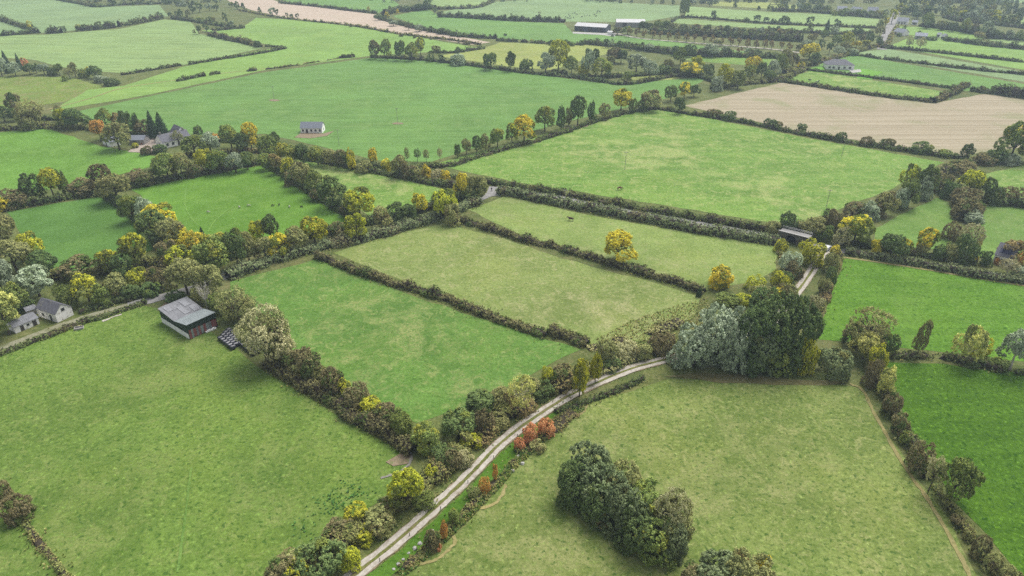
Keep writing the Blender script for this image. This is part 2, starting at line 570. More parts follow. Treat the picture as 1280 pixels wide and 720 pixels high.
def strip(name, pts, width, z, mat, label, cat, jit=0.0, step=3.0, off=0.0):
    P = []
    for a, b in zip(pts, pts[1:]):
        m = max(1, int((b - a).length / step))
        for j in range(m):
            P.append(a.lerp(b, j / m))
    P.append(pts[-1])
    V, F = [], []
    for i, p in enumerate(P):
        d = (P[min(i + 1, len(P) - 1)] - P[max(i - 1, 0)]).normalized()
        n = Vector((-d.y, d.x, 0))
        zz = z + .07
        V.append(p + n * (off + width / 2 + random.uniform(-jit, jit)) + Vector((0, 0, zz)))
        V.append(p + n * (off - width / 2 + random.uniform(-jit, jit)) + Vector((0, 0, zz)))
    for i in range(len(P) - 1):
        F.append((2 * i + 1, 2 * i + 3, 2 * i + 2, 2 * i))
    me = bpy.data.meshes.new(name)
    me.from_pydata(V, [], F)
    me.materials.append(mat)
    return tag(link(name, me), label, cat, kind='structure')


def smooth_px(px, n=6):
    P = [G(*p) for p in px]
    out = []
    for i in range(len(P) - 1):
        p0, p1, p2, p3 = P[max(i - 1, 0)], P[i], P[i + 1], P[min(i + 2, len(P) - 1)]
        for k in range(n):
            t = k / n
            out.append(.5 * ((2 * p1) + (p2 - p0) * t + (2 * p0 - 5 * p1 + 4 * p2 - p3) * t * t + (3 * p1 - p0 - 3 * p2 + p3) * t ** 3))
    out.append(P[-1])
    return out


m_gravel = noisy_mat('gravel', (176, 168, 156), (206, 200, 190), 1.4, .95, .1, .05, .66, (150, 140, 122), .35, (.56, .72), obj=False)
m_tar = noisy_mat('worn_tarmac', (150, 148, 146), (172, 170, 168), .8, .9, .15, .02, .6, (136, 134, 120), .4, (.55, .7), obj=False)
m_lane = noisy_mat('mossy_lane', (142, 142, 112), (166, 164, 138), .7, .9, .15, .02, .6, (128, 132, 92), .3, (.5, .66), obj=False)
m_soil = noisy_mat('bare_soil', (142, 126, 104), (168, 152, 126), .9, .95, .1, .05, .6, (128, 136, 88), .5, (.55, .7), obj=False)
m_yard = noisy_mat('yard_gravel', (176, 160, 148), (196, 184, 172), .9, .95, .1, .03, .62, obj=False)
m_conc = noisy_mat('concrete', (176, 174, 170), (200, 198, 194), 1.2, .9, .15, 0, .66, (156, 152, 144), .8, (.55, .7))

track_px = [(395, 758), (447, 716), (490, 682), (530, 647), (570, 611), (600, 581), (622, 558), (650, 535), (690, 508), (715, 493), (750, 477), (790, 461), (835, 449), (880, 440), (930, 425), (968, 402), (990, 373), (1008, 349), (1020, 330), (1032, 314)]
TR = smooth_px(track_px)
strip('track', TR, 3.0, .055, m_soil, 'edges of the stony farm track through the pastures', 'track', .18)
strip('path', TR, 1.0, .075, m_gravel, 'pale stony wheel rut on the hedge side of the track', 'wheel rut', .13, off=.86, step=1.2)
strip('path', TR, 1.0, .075, m_gravel, 'pale stony wheel rut on the grass side of the track', 'wheel rut', .13, off=-.86, step=1.2)
strip('verge', TR, .62, .085, grass_mat('grass_crown', (112, 122, 62), (130, 136, 78), (160, 148, 110), .6, .4, seed=30), 'grassy crown between the two wheel ruts', 'grass strip', .12, step=1.5)
strip('verge', smooth_px(track_px[0:9]), 3.1, .05, g_verge, 'bright green grass verge beside the stony track', 'verge', .2, off=-3.4)
lane_px = [(-120, 478), (-40, 450), (0, 436), (60, 413), (110, 396), (160, 382), (205, 371), (250, 358), (300, 338), (390, 312), (480, 288), (560, 265), (600, 248), (640, 232)]
strip('lane', smooth_px(lane_px[:6]), 2.6, .045, m_lane, 'mossy narrow lane past the derelict cottage', 'lane', .15)
strip('lane', smooth_px(lane_px[5:]), 4.2, .045, m_tar, 'grey lane from the barn up between tall hedges', 'lane', .15)
field('grey tarmac widening where the two lanes meet', [(606, 246), (611, 233), (628, 234), (624, 245)], m_tar, 0, .06, 'road', 'road')
road_px = [(640, 235), (700, 247), (800, 266), (900, 284), (975, 297), (1034, 311), (1100, 321), (1200, 337), (1300, 354), (1420, 374)]
strip('road', smooth_px(road_px), 3.4, .05, m_tar, 'country road between the two clipped hedges', 'road', .1)
strip('road', smooth_px([(1102, 62), (1106, 50), (1110, 38), (1116, 27), (1121, 17), (1128, 6)]), 7.5, .05, m_tar, 'straight pale road running off between far woods', 'road', .1)
strip('driveway', smooth_px([(764, 40), (800, 48), (860, 53), (960, 61), (1000, 66)]), 3.6, .05, m_gravel, 'pale driveway along the avenue of russet trees', 'driveway', .1)
tanpath = grass_mat('worn_path', (160, 154, 104), (178, 170, 124), None, .2, .3, seed=31)
strip('path', smooth_px([(1062, 480), (1078, 488), (1090, 512), (1110, 548), (1135, 590), (1160, 625), (1185, 668), (1205, 705), (1220, 740)]), .75, .05, tanpath, 'worn tan path along the right hand pasture edge', 'path', .18, step=1.2)
strip('path', smooth_px([(500, 712), (530, 704), (545, 700), (560, 688), (569, 678), (566, 668)]), .6, .05, tanpath, 'short tan animal path at the track end', 'path', .16, step=1.2)
strip('path', smooth_px([(600, 636), (618, 630), (628, 618), (632, 606)]), .6, .05, tanpath, 'hooked tan animal path by the orange saplings', 'path', .16, step=1.2)
strip('path', smooth_px([(690, 526), (715, 521), (730, 514), (734, 500)]), .7, .05, tanpath, 'faint tan path curling below the track hedge', 'path', .16, step=1.2)
strip('path', smooth_px([(222, 716), (226, 690), (231, 650), (236, 610), (239, 585)]), .45, .04, grass_mat('pressed_grass', (108, 144, 68), (124, 158, 82), None, .2, .6, seed=32), 'faint pressed wheel line in the barn field', 'path', .1, step=1.2)
for k_, px_ in enumerate(([(232, 238), (231, 250), (233, 262), (240, 274), (250, 283)], [(260, 290), (268, 277), (282, 265), (296, 256)])):
    strip('path', smooth_px(px_), .4, .045, grass_mat('mown_line%d' % k_, (118, 160, 72), (132, 174, 86), None, .2, .3, seed=33 + k_), ('curved pale wheel line in the sheep field', 'straight pale wheel line in the sheep field')[k_], 'path', .12, step=2)
strip('verge', smooth_px([(128, 402), (140, 397), (152, 393)]), .8, .05, m_gravel, 'pale stones along the lane side ditch', 'gravel', .2, step=1)
strip('verge', smooth_px([(60, 137), (110, 124), (150, 111), (200, 103), (222, 100)]), 1.2, .05, tanpath, 'pale dry margin of the long strip field', 'margin', .3, step=6)
strip('verge', smooth_px([(275, 92), (330, 86), (380, 80), (425, 73)]), 1.2, .05, tanpath, 'pale dry margin of the wide field', 'margin', .3, step=6)
strip('verge', smooth_px([(1052, 322), (1040, 345), (1030, 380), (1022, 410)]), 1.0, .05, tanpath, 'dry grass margin beside the striped field', 'margin', .2, step=2)
strip('verge', smooth_px([(1054, 322), (1150, 336), (1290, 359)]), 1.1, .05, tanpath, 'dry grass margin under the road hedge', 'margin', .25, step=2)
m_puddle = noisy_mat('wet_mud', (126, 122, 112), (150, 146, 136), 1, .5, .4, 0, .6, obj=False)
field('bare muddy patch in the field corner by the track', [(482, 578), (500, 566), (516, 566), (512, 580), (492, 585)], m_soil, 0, .05, 'mud', 'mud')
strip('puddle', smooth_px([(514, 566), (513, 578), (500, 590), (476, 598)]), .5, .07, m_puddle, 'thin grey wet streak across the muddy corner', 'puddle', .15, step=.8)
field('pink gravel yard of the farmhouse', [(160, 190), (172, 178), (190, 172), (200, 174), (204, 186), (190, 191)], m_yard, 0, .06, 'yard', 'yard')
field('bare earth apron behind the tin barn', [(196, 388), (206, 378), (225, 374), (236, 378), (214, 384)], m_soil, 0, .05, 'yard', 'yard')
field('rubble apron in front of the field cottage', [(368, 172), (376, 166), (404, 167), (418, 164), (410, 170), (388, 173)], m_soil, 0, .05, 'yard', 'yard')
field('concrete yard of the long cattle shed', [(716, 40), (770, 42), (768, 46), (755, 44), (716, 42)], m_conc, 0, .06, 'yard', 'yard')
field('concrete drive of the hip roofed bungalow', [(1063, 88), (1076, 87), (1076, 90), (1060, 92)], m_conc, 0, .07, 'driveway', 'driveway')
field('bare soil gateway by the golden hedge trees', [(705, 160), (732, 154), (735, 158), (712, 163)], m_soil, 0, .05, 'soil', 'soil')
field('worn ground under the dark copse', [(830, 470), (870, 466), (1000, 474), (1062, 480), (1000, 482), (900, 478)], grass_mat('worn_grass', (116, 114, 78), (130, 128, 86), (146, 132, 104), .6, .6, seed=41), 0, .0, 'soil', 'soil')


# ------------------------------------------------------------------ foliage
def quads(cen, nor, size, rng, aspect=.75):
    """random leaf quads: centre, normal, half size -> V, F"""
    n = len(cen)
    nor = nor / np.maximum(1e-6, np.linalg.norm(nor, axis=1, keepdims=True))
    r = rng.normal(size=(n, 3))
    a = np.cross(nor, r)
    a /= np.maximum(1e-6, np.linalg.norm(a, axis=1, keepdims=True))
    b = np.cross(nor, a)
    s = size.reshape(-1, 1)
    V = np.empty((n, 4, 3))
    V[:, 0] = cen - a * s
    V[:, 1] = cen - b * s * aspect
    V[:, 2] = cen + a * s
    V[:, 3] = cen + b * s * aspect
    return V.reshape(-1, 3), np.arange(n * 4).reshape(-1, 4)


def unit(n, rng):
    v = rng.normal(size=(n, 3))
    return v / np.linalg.norm(v, axis=1, keepdims=True)


def crown_arrays(seed, shape, lobes, subs, leaves, leaf):
    rng = np.random.default_rng(seed)
    # lobes in the unit ball
    Cn, R, T = [], [], []
    for i in range(lobes):
        d = unit(1, rng)[0]
        if shape in 'rs' and d[2] < -.55:
            d[2] *= -.6
        if shape in 'bu':
            d[2] = rng.uniform(-1, 1) ** 1 * .95
        d /= np.linalg.norm(d)
        rr = rng.uniform(.42, .72)
        Cn.append(d * rr)
        R.append(rng.uniform(.20, .42))
        T.append(rng.random())
    Cn = np.array(Cn); R = np.array(R); T = np.array(T)
    pts, nrm, cl, lb = [], [], [], []
    for i in range(lobes):
        d = unit(subs, rng)
        out = Cn[i] / np.linalg.norm(Cn[i])
        d = d + out * .55
        d /= np.linalg.norm(d, axis=1, keepdims=True)
        sc_ = Cn[i] + d * (R[i] * rng.uniform(.72, 1.04, size=(subs, 1)))
        # throw away clumps buried in other lobes
        keep = np.ones(subs, bool)
        for j in range(lobes):
            if j != i:
                keep &= np.linalg.norm(sc_ - Cn[j], axis=1) > R[j] * .72
        sc_, d = sc_[keep], d[keep]
        for q in range(len(sc_)):
            r = rng.uniform(.055, .12)
            u = unit(leaves, rng)
            u = u + d[q] * .5
            u /= np.linalg.norm(u, axis=1, keepdims=True)
            pts.append(sc_[q] + u * r * rng.uniform(.4, 1.1, size=(leaves, 1)))
            nrm.append(u + unit(leaves, rng) * .7 + np.array([0, 0, .25]))
            cl.append(np.clip(rng.normal(.5, .20) + rng.normal(0, .20, size=leaves), 0, 1))
            lb.append(np.full(leaves, np.clip(T[i] * .8 + rng.random() * .2, 0, 1)))
    P = np.concatenate(pts); Nn = np.concatenate(nrm); cl = np.concatenate(cl); lb = np.concatenate(lb)
    # shape the ball
    x, y, z = P[:, 0], P[:, 1], P[:, 2]
    if shape == 'r' or shape == 's':
        q = np.where(z < 0, 1 / np.sqrt(np.maximum(.75, 1 - z * z)), 1.0)
        P = np.stack([x * .5 * q, y * .5 * q, (.52 if shape == 'r' else .54) + z * (.48 if shape == 'r' else .45)], 1)
    elif shape == 'b':
        q = np.where(z < 0, 1 / np.sqrt(np.maximum(.66, 1 - z * z)), 1.0)
        P = np.stack([x * .5 * q, y * .5 * q, .40 + z * .60], 1)
        k = P[:, 2] > .01
        P, Nn, cl, lb = P[k], Nn[k], cl[k], lb[k]
    elif shape == 'u':
        tp = np.clip(1.08 - .42 * (z * .5 + .5), .3, 1.1)
        P = np.stack([x * .5 * tp, y * .5 * tp, .52 + z * .48], 1)
    sz = leaf * rng.uniform(.5, 1.6, size=len(P))
    V, F = quads(P, Nn, sz, rng)
    return V, F, cl, lb


def conifer_arrays(seed, n=5200, leaf=.022):
    rng = np.random.default_rng(seed)
    z = 1 - np.sqrt(rng.random(n)) * .96
    ang = rng.random(n) * 2 * math.pi
    tier = .86 + .14 * np.sin(z * 60 + 2 * np.sin(ang * 3)) + .14 * np.sin(ang * 5 + z * 9)
    rad = .5 * (1 - z) ** .72 * tier * rng.uniform(.72, 1.0, n)
    P = np.stack([rad * np.cos(ang), rad * np.sin(ang), z], 1)
    Nn = np.stack([np.cos(ang), np.sin(ang), np.full(n, .5)], 1) + unit(n, rng) * .6
    cl = np.clip(rng.normal(.5, .2, n), 0, 1)
    V, F = quads(P, Nn, leaf * rng.uniform(.7, 1.4, n), rng, .6)
    return V, F, cl, cl


def trunk_mb(seed, shape):
    r = random.Random(seed)
    mb = MB()
    if shape == 'b':
        for k in range(5):
            a = r.uniform(0, 6.28)
            mb.tube([(0.03 * math.cos(a), .03 * math.sin(a), -.02), (.12 * math.cos(a), .12 * math.sin(a), .25), (.25 * math.cos(a), .25 * math.sin(a), .55)], [.022, .014, .005], 5)
        return mb
    if shape == 'c':
        mb.tube([(0, 0, -.02), (0, 0, .5), (0, 0, .93)], [.05, .03, .006], 6)
        return mb
    top = .55 if shape != 'u' else .8
    mb.tube([(0, 0, -.02), (.004, .003, .12), (r.uniform(-.02, .02), r.uniform(-.02, .02), .32), (r.uniform(-.04, .04), r.uniform(-.04, .04), top)], [.042, .030, .024, .012], 7)
    for k in range(9 if shape != 'd' else 12):
        a = k * 2.4 + r.uniform(-.4, .4)
        z0 = r.uniform(.26, top - .05)
        L = r.uniform(.22, .40) * (1 if shape != 'd' else .9)
        z1 = z0 + r.uniform(.16, .34)
        mid = (L * .5 * math.cos(a), L * .5 * math.sin(a), (z0 + z1) / 2 + .01)
        end = (L * math.cos(a), L * math.sin(a), min(z1, .93))
        mb.tube([(0, 0, z0), mid, end], [.016, .010, .003], 5)
        if shape in 'sd':
            for q in range(4):
                a2 = a + r.uniform(-.9, .9)
                e2 = (mid[0] + .17 * math.cos(a2), mid[1] + .17 * math.sin(a2), min(.98, mid[2] + r.uniform(.08, .26)))
                mb.tube([mid, e2], [.006, .0018], 4)
    return mb


PROTO = {}
for shape, (lobes, subs, leaves, leaf, nvar) in {'r': (24, 34, 30, .0145, 6), 'b': (28, 34, 28, .0145, 7), 'u': (28, 26, 26, .017, 3), 's': (30, 24, 14, .0125, 4)}.items():
    PROTO[shape] = []
    for k in range(nvar):
        V, F, cl, lb = crown_arrays(100 + k * 7 + ord(shape), shape, lobes, subs, leaves, leaf)
        PROTO[shape].append((mesh_np('crown_mesh', V, F, [M_TWIG], attrs={'clump': cl, 'lobe': lb}), trunk_mb(k + ord(shape), shape).mesh('trunk_mesh', M_BARK)))
PROTO['c'] = []
for k in range(2):
    V, F, cl, lb = conifer_arrays(55 + k)
    PROTO['c'].append((mesh_np('crown_mesh', V, F, [M_TWIG], attrs={'clump': cl, 'lobe': lb}), trunk_mb(k, 'c').mesh('trunk_mesh', M_BARK)))
PROTO['d'] = [(None, trunk_mb(77, 'd').mesh('trunk_mesh', M_PALEBARK))]
# far, small in the picture: crown and trunk in one mesh
FAR = {}
FARARR = {}
for shape, (lobes, subs, leaves, leaf, nvar) in {'r': (13, 12, 9, .05, 4), 'b': (12, 12, 8, .05, 3), 'u': (11, 12, 8, .05, 2)}.items():
    FAR[shape] = []
    FARARR[shape] = []
    for k in range(nvar):
        V, F, cl, lb = crown_arrays(300 + k * 7 + ord(shape), shape, lobes, subs, leaves, leaf)
        FARARR[shape].append((V, F, cl, lb))
        tv = np.array([(a * .03, b * .03, z) for z in (-.02, .6) for a, b in ((-1, -1), (1, -1), (1, 1), (-1, 1))])
        tf = np.array([(0, 1, 5, 4), (1, 2, 6, 5), (2, 3, 7, 6), (3, 0, 4, 7)]) + len(V)
        mi = np.concatenate([np.zeros(len(F), int), np.ones(4, int)])
        FAR[shape].append(mesh_np('far_tree_mesh', np.concatenate([V, tv]), np.concatenate([F, tf]), [M_TWIG, M_BARK], mi,
                                  {'clump': np.concatenate([cl, np.zeros(4)]), 'lobe': np.concatenate([lb, np.zeros(4)])}))
V, F, cl, lb = conifer_arrays(9, 900, .05)
FARARR['c'] = [(V, F, cl, lb)]
FAR['c'] = [mesh_np('far_tree_mesh', V, F, [M_TWIG], attrs={'clump': cl, 'lobe': lb})]

PROF = {'r': (.52, .48), 's': (.54, .45), 'b': (.40, .60), 'u': (.52, .48), 'c': (.5, .5), 'd': (.55, .45)}
SHN = {'r': 'round tree', 's': 'thin-leaved tree', 'b': 'bush', 'u': 'upright tree', 'c': 'conifer', 'd': 'bare dead tree'}
ORD = ['first', 'second', 'third', 'fourth', 'fifth', 'sixth', 'seventh', 'eighth', 'ninth', 'tenth', 'eleventh', 'twelfth', 'thirteenth', 'fourteenth', 'fifteenth', 'sixteenth', 'seventeenth', 'eighteenth', 'nineteenth', 'twentieth', 'twenty-first', 'twenty-second', 'twenty-third', 'twenty-fourth', 'twenty-fifth']


def solve(shape, x, yt, yb, wpx):
    ybase = yb - wpx * {'b': .42, 'r': .26, 'u': .3, 'c': .3}.get(shape, .08) * math.sin(elev(yb))
    s = scl(ybase)
    e = elev(ybase)
    wm = wpx / s
    want = (ybase - yt) / s
    fc, fr = PROF[shape]
    lo, hi = wm * .40, 45.0
    for _ in range(30):
        h = (lo + hi) / 2
        got = h * fc * math.cos(e) + math.hypot(h * fr * math.cos(e), wm / 2 * math.sin(e))
        if got > want:
            hi = h
        else:
            lo = h
    return G(x, ybase), wm * 1.05, h


NT_ = {'tree': 0, 'bush': 0}


def plant(look, shape, x, yt, yb, wpx, label, group, palebark=False):
    p, wm, h = solve(shape, x, yt, yb, wpx)
    nm = {'b': 'bush', 'c': 'conifer'}.get(shape, 'tree')
    NT_[nm] = NT_.get(nm, 0) + 1
    rz = random.uniform(0, 6.28)
    far = wpx < 11 and yb < 110 and shape in FAR
    if far:
        o = link(nm, random.choice(FAR[shape]))
        o.material_slots[0].link = 'OBJECT'
        o.material_slots[0].material = LOOK[look][1]
        o.location = p
        o.rotation_euler.z = rz
        o.scale = (wm, wm, h)
    else:
        cm, tm = random.choice(PROTO[shape])
        o = empty(nm, p, rz)
        t = link('trunk', tm, o)
        t.scale = (wm, wm, h)
        if palebark:
            t.material_slots[0].link = 'OBJECT'
            t.material_slots[0].material = M_PALEBARK
        if cm:
            c = link('crown', cm, o)
            c.material_slots[0].link = 'OBJECT'
            c.material_slots[0].material = LOOK[look][1]
            c.scale = (wm, wm, h)
    if len(label.replace('-', '').split()) > 16:
        print('LONG', label)
    tag(o, label, nm, group)
    return o


def row(phrase, frm, items, group=None):
    cnt = {}
    for it in items:
        k = (it[0], it[1])
        cnt[k] = cnt.get(k, 0) + 1
    m_ = min(3, len(items))
    ax = sum(i[2] for i in items[-m_:]) - sum(i[2] for i in items[:m_])
    ay = sum(i[4] for i in items[-m_:]) - sum(i[4] for i in items[:m_])
    items = sorted(items, key=lambda i: i[2] * ax + i[4] * ay)      # numbered along the row
    seen = {}
    for it in items:
        k = (it[0], it[1])
        seen[k] = seen.get(k, 0) + 1
        lk = LOOK[it[0]][0] + ' ' + SHN[it[1]] if it[1] != 'd' else SHN['d']
        if cnt[k] == 1:
            lb = '%s %s' % (lk, phrase)
        else:
            lb = '%s %s %s, %s' % (ORD[seen[k] - 1], lk, phrase, frm)
        plant(*it[:6], lb, group or ('trees ' + phrase), palebark=len(it) > 6)


exec_rows = []
R = row
R('in the wood by the derelict cottage', 'from its top', [
    ('gd', 'b', 6, 246, 266, 18), ('ol', 'r', 4, 262, 312, 40), ('yg', 'r', 40, 290, 328, 32), ('ol', 'r', 22, 298, 346, 46),
    ('dg', 'r', 58, 312, 348, 34), ('gy', 'r', 6, 322, 374, 36), ('gy', 'r', 50, 332, 376, 44), ('mg', 'r', 24, 352, 392, 34),
    ('yp', 'r', 12, 364, 424, 44), ('dg', 'b', 32, 372, 392, 24), ('mg', 'b', 86, 352, 388, 26), ('ol', 's', -12, 340, 392, 40)])
R('on the lane between cottage and barn', 'from the cottage', [
    ('br', 'r', 104, 317, 354, 46), ('yg', 'r', 112, 341, 381, 34), ('yg', 'r', 139, 311, 346, 30), ('ol', 'r', 147, 341, 375, 32),
    ('dg', 'r', 156, 318, 350, 26), ('yg', 'r', 176, 334, 363, 28), ('br', 'b', 200, 330, 364, 28), ('mg', 'b', 130, 355, 386, 26), ('dg', 'b', 165, 355, 378, 26), ('yg', 'r', 172, 291, 340, 36),
    ('dg', 'b', 190, 352, 374, 24)])
R('in the thicket behind the tin barn', 'from the lane', [
    ('yg', 'r', 228, 305, 342, 36), ('mg', 'r', 270, 292, 345, 44), ('ol', 'r', 236, 322, 376, 50), ('ol', 'r', 264, 330, 384, 42),
    ('dg', 'b', 222, 362, 384, 26), ('ol', 'b', 246, 366, 386, 28), ('mg', 'b', 272, 362, 396, 28), ('br', 'b', 213, 318, 345, 26), ('dg', 'r', 298, 286, 336, 28), ('ol', 'r', 312, 290, 330, 26)])
R('beside the tin barn and the black bales', 'from the barn', [
    ('pt', 'd', 262, 345, 396, 26), ('ol', 's', 300, 358, 408, 48), ('ol', 'b', 300, 366, 404, 42), ('pt', 's', 338, 378, 456, 66), ('ol', 's', 334, 388, 456, 50), ('pt', 's', 346, 396, 458, 56), ('ol', 'b', 350, 412, 462, 40)])
R('between the dull field and sheep field', 'from the top', [
    ('br', 'r', 130, 206, 243, 28), ('ol', 'r', 148, 217, 256, 40), ('mg', 'r', 168, 243, 280, 28), ('gy', 'r', 187, 247, 286, 26),
    ('gd', 'r', 201, 253, 290, 38), ('dg', 'r', 194, 264, 308, 38), ('ol', 'r', 217, 272, 310, 34), ('gd', 'b', 225, 283, 314, 34),
    ('br', 'b', 213, 298, 332, 30), ('gd', 'b', 246, 288, 318, 28), ('cn', 'c', 254, 283, 300, 9), ('mg', 'r', 276, 290, 330, 38)])
R('in the hedge above the dull field', 'from the photo edge', [
    ('br', 'b', 22, 234, 262, 38), ('dg', 'r', 44, 216, 254, 26), ('yg', 'r', 69, 210, 252, 28), ('mg', 'u', 83, 209, 246, 14), ('br', 'b', 106, 224, 248, 44)])
R('in the hedge above the sheep field', 'from the photo edge', [
    ('br', 'b', 178, 211, 236, 36), ('mg', 'r', 211, 192, 228, 34), ('ol', 'r', 229, 191, 226, 26), ('yg', 'r', 257, 186, 215, 24),
    ('mg', 'r', 276, 187, 219, 26), ('gy', 'r', 295, 191, 218, 24), ('dg', 'r', 310, 190, 214, 20), ('br', 'b', 243, 204, 223, 22)])
R('around the white farmhouse', 'from the orange maple', [
    ('mg', 'r', 134, 136, 164, 20), ('or', 'r', 127, 150, 178, 22), ('ol', 'r', 150, 152, 190, 34), ('ob', 'r', 151, 141, 162, 18),
    ('dg', 'r', 162, 139, 172, 18), ('dg', 'u', 174, 139, 172, 10), ('br', 'r', 179, 149, 172, 20), ('cn', 'c', 193, 139, 174, 16), ('cn', 'c', 205, 141, 178, 22), ('br', 'b', 183, 181, 195, 15),
    ('dg', 'b', 200, 180, 193, 18), ('ol', 's', 224, 162, 182, 14), ('mg', 'r', 245, 168, 198, 30), ('gy', 'r', 264, 165, 194, 26), ('dg', 'b', 248, 157, 169, 12), ('rd', 'b', 178, 174, 181, 7), ('yg', 'b', 170, 178, 186, 9)])
R('in the old hedge left of the farmhouse', 'counted inward', [
    ('dg', 'r', 6, 132, 153, 20), ('br', 'r', 21, 115, 146, 18), ('dg', 'r', 24, 134, 152, 20), ('ol', 's', 42, 124, 160, 32), ('ol', 'b', 40, 134, 164, 30), ('br', 's', 76, 132, 152, 12), ('yg', 'r', 83, 136, 162, 22), ('dg', 'r', 98, 136, 163, 30)])
R('in the lane hedge below the field cottage', 'from the farmhouse', [
    ('mg', 'r', 290, 156, 188, 26), ('gd', 'r', 315, 154, 188, 22), ('or', 'b', 271, 166, 178, 10), ('dg', 'r', 303, 165, 192, 22), ('mg', 'r', 336, 170, 202, 26), ('yg', 'b', 352, 178, 196, 18),
    ('dg', 'r', 345, 165, 194, 18), ('mg', 'r', 362, 180, 204, 24), ('dg', 'r', 380, 180, 206, 22), ('mg', 'r', 398, 183, 208, 24), ('ol', 'r', 415, 186, 210, 22), ('br', 'r', 430, 187, 212, 20)])
R('in the hedge along the green wedge', 'from the field cottage', [
    ('gd', 'u', 440, 185, 214, 14), ('gd', 'u', 467, 183, 207, 14), ('ol', 'b', 455, 200, 218, 22), ('gd', 'b', 483, 198, 216, 15), ('ol', 'r', 500, 194, 224, 22), ('br', 'b', 512, 206, 226, 20), ('ol', 'b', 524, 207, 226, 20), ('gd', 'b', 533, 206, 225, 14),
    ('pt', 'b', 546, 210, 228, 16), ('gd', 'b', 557, 211, 229, 14), ('gd', 'b', 579, 215, 234, 14), ('ol', 's', 509, 184, 203, 7), ('dg', 's', 522, 185, 203, 9), ('ol', 's', 533, 186, 203, 8), ('pt', 's', 550, 183, 202, 7)])
R('between the sheep field and green wedge', 'from its top', [
    ('ob', 'r', 346, 192, 219, 19), ('mg', 'r', 333, 192, 214, 20), ('yg', 'r', 362, 197, 224, 18), ('ol', 'r', 379, 203, 238, 28), ('br', 'b', 366, 212, 234, 22), ('mg', 'r', 396, 212, 248, 24), ('dg', 'r', 417, 219, 264, 36), ('br', 'b', 399, 232, 254, 22), ('yg', 'r', 450, 234, 274, 38), ('br', 'b', 436, 250, 272, 20)])
R('on the lane below the sheep field', 'from the barn', [
    ('yg', 'r', 326, 274, 306, 24), ('dg', 'r', 340, 268, 306, 24), ('ol', 'r', 333, 296, 328, 26), ('gd', 'r', 351, 291, 325, 30), ('ol', 'r', 372, 283, 318, 30), ('yg', 'r', 394, 271, 308, 36),
    ('br', 'b', 425, 276, 298, 26), ('yg', 'r', 447, 266, 303, 28), ('ol', 'r', 478, 258, 288, 24), ('dg', 'b', 495, 252, 283, 30), ('dg', 'b', 512, 254, 280, 24), ('gd', 'r', 525, 241, 270, 20), ('yg', 'r', 557, 235, 276, 32), ('ol', 'b', 566, 252, 284, 24), ('gd', 'r', 576, 217, 252, 18), ('ol', 'r', 597, 219, 252, 28), ('dg', 'b', 590, 232, 254, 24)])
R('between wide field and large meadow', 'from the green wedge', [
    ('dg', 'u', 572, 178, 198, 10), ('ol', 'r', 583, 174, 194, 14), ('dg', 'r', 596, 170, 192, 14), ('ol', 'u', 607, 166, 190, 14), ('mg', 'r', 622, 160, 186, 20), ('yg', 'r', 640, 154, 182, 18), ('gd', 'r', 655, 145, 180, 32),
    ('mg', 'r', 681, 132, 166, 26), ('dg', 'u', 701, 131, 163, 13), ('dg', 'r', 722, 121, 158, 22), ('ol', 'u', 711, 133, 158, 12), ('dg', 'u', 739, 126, 154, 13), ('ol', 'r', 755, 129, 150, 16), ('gd', 'r', 776, 112, 140, 26), ('mg', 'u', 790, 122, 142, 12), ('ol', 'r', 812, 113, 140, 26), ('mg', 'b', 802, 124, 140, 16)])
R('at the corner where meadow meets stubble', 'from the meadow', [
    ('dg', 'r', 848, 122, 143, 15), ('mg', 'r', 838, 107, 128, 17), ('gd', 'r', 855, 103, 124, 17), ('dg', 'r', 867, 106, 122, 15), ('br', 'b', 892, 136, 148, 22), ('dg', 'b', 912, 138, 152, 17)])
R('along the hedge below the stubble', 'from the meadow corner', [
    ('dg', 'b', 962, 147, 160, 15), ('br', 'b', 973, 151, 161, 12), ('dg', 'b', 1002, 154, 165, 12), ('dg', 'b', 1050, 164, 178, 15), ('br', 'b', 1082, 170, 184, 18), ('br', 'b', 1109, 171, 186, 18), ('dg', 'b', 1150, 176, 194, 26), ('mg', 'b', 1180, 186, 198, 18), ('dg', 'r', 1207, 179, 200, 16)])
R('in the wide field\'s top hedge', 'from the thin gap', [
    ('br', 'r', 469, 51, 74, 15), ('mg', 'r', 484, 50, 75, 15), ('dg', 'r', 501, 51, 76, 15), ('mg', 'r', 515, 54, 77, 17), ('yg', 'r', 526, 48, 70, 13), ('dg', 'r', 538, 66, 78, 9), ('dg', 'r', 551, 68, 79, 8), ('gy', 'b', 573, 67, 83, 22), ('br', 'b', 592, 76, 83, 8), ('dg', 'r', 613, 66, 88, 19), ('dg', 'r', 638, 64, 90, 13), ('dg', 'b', 658, 73, 91, 19)])
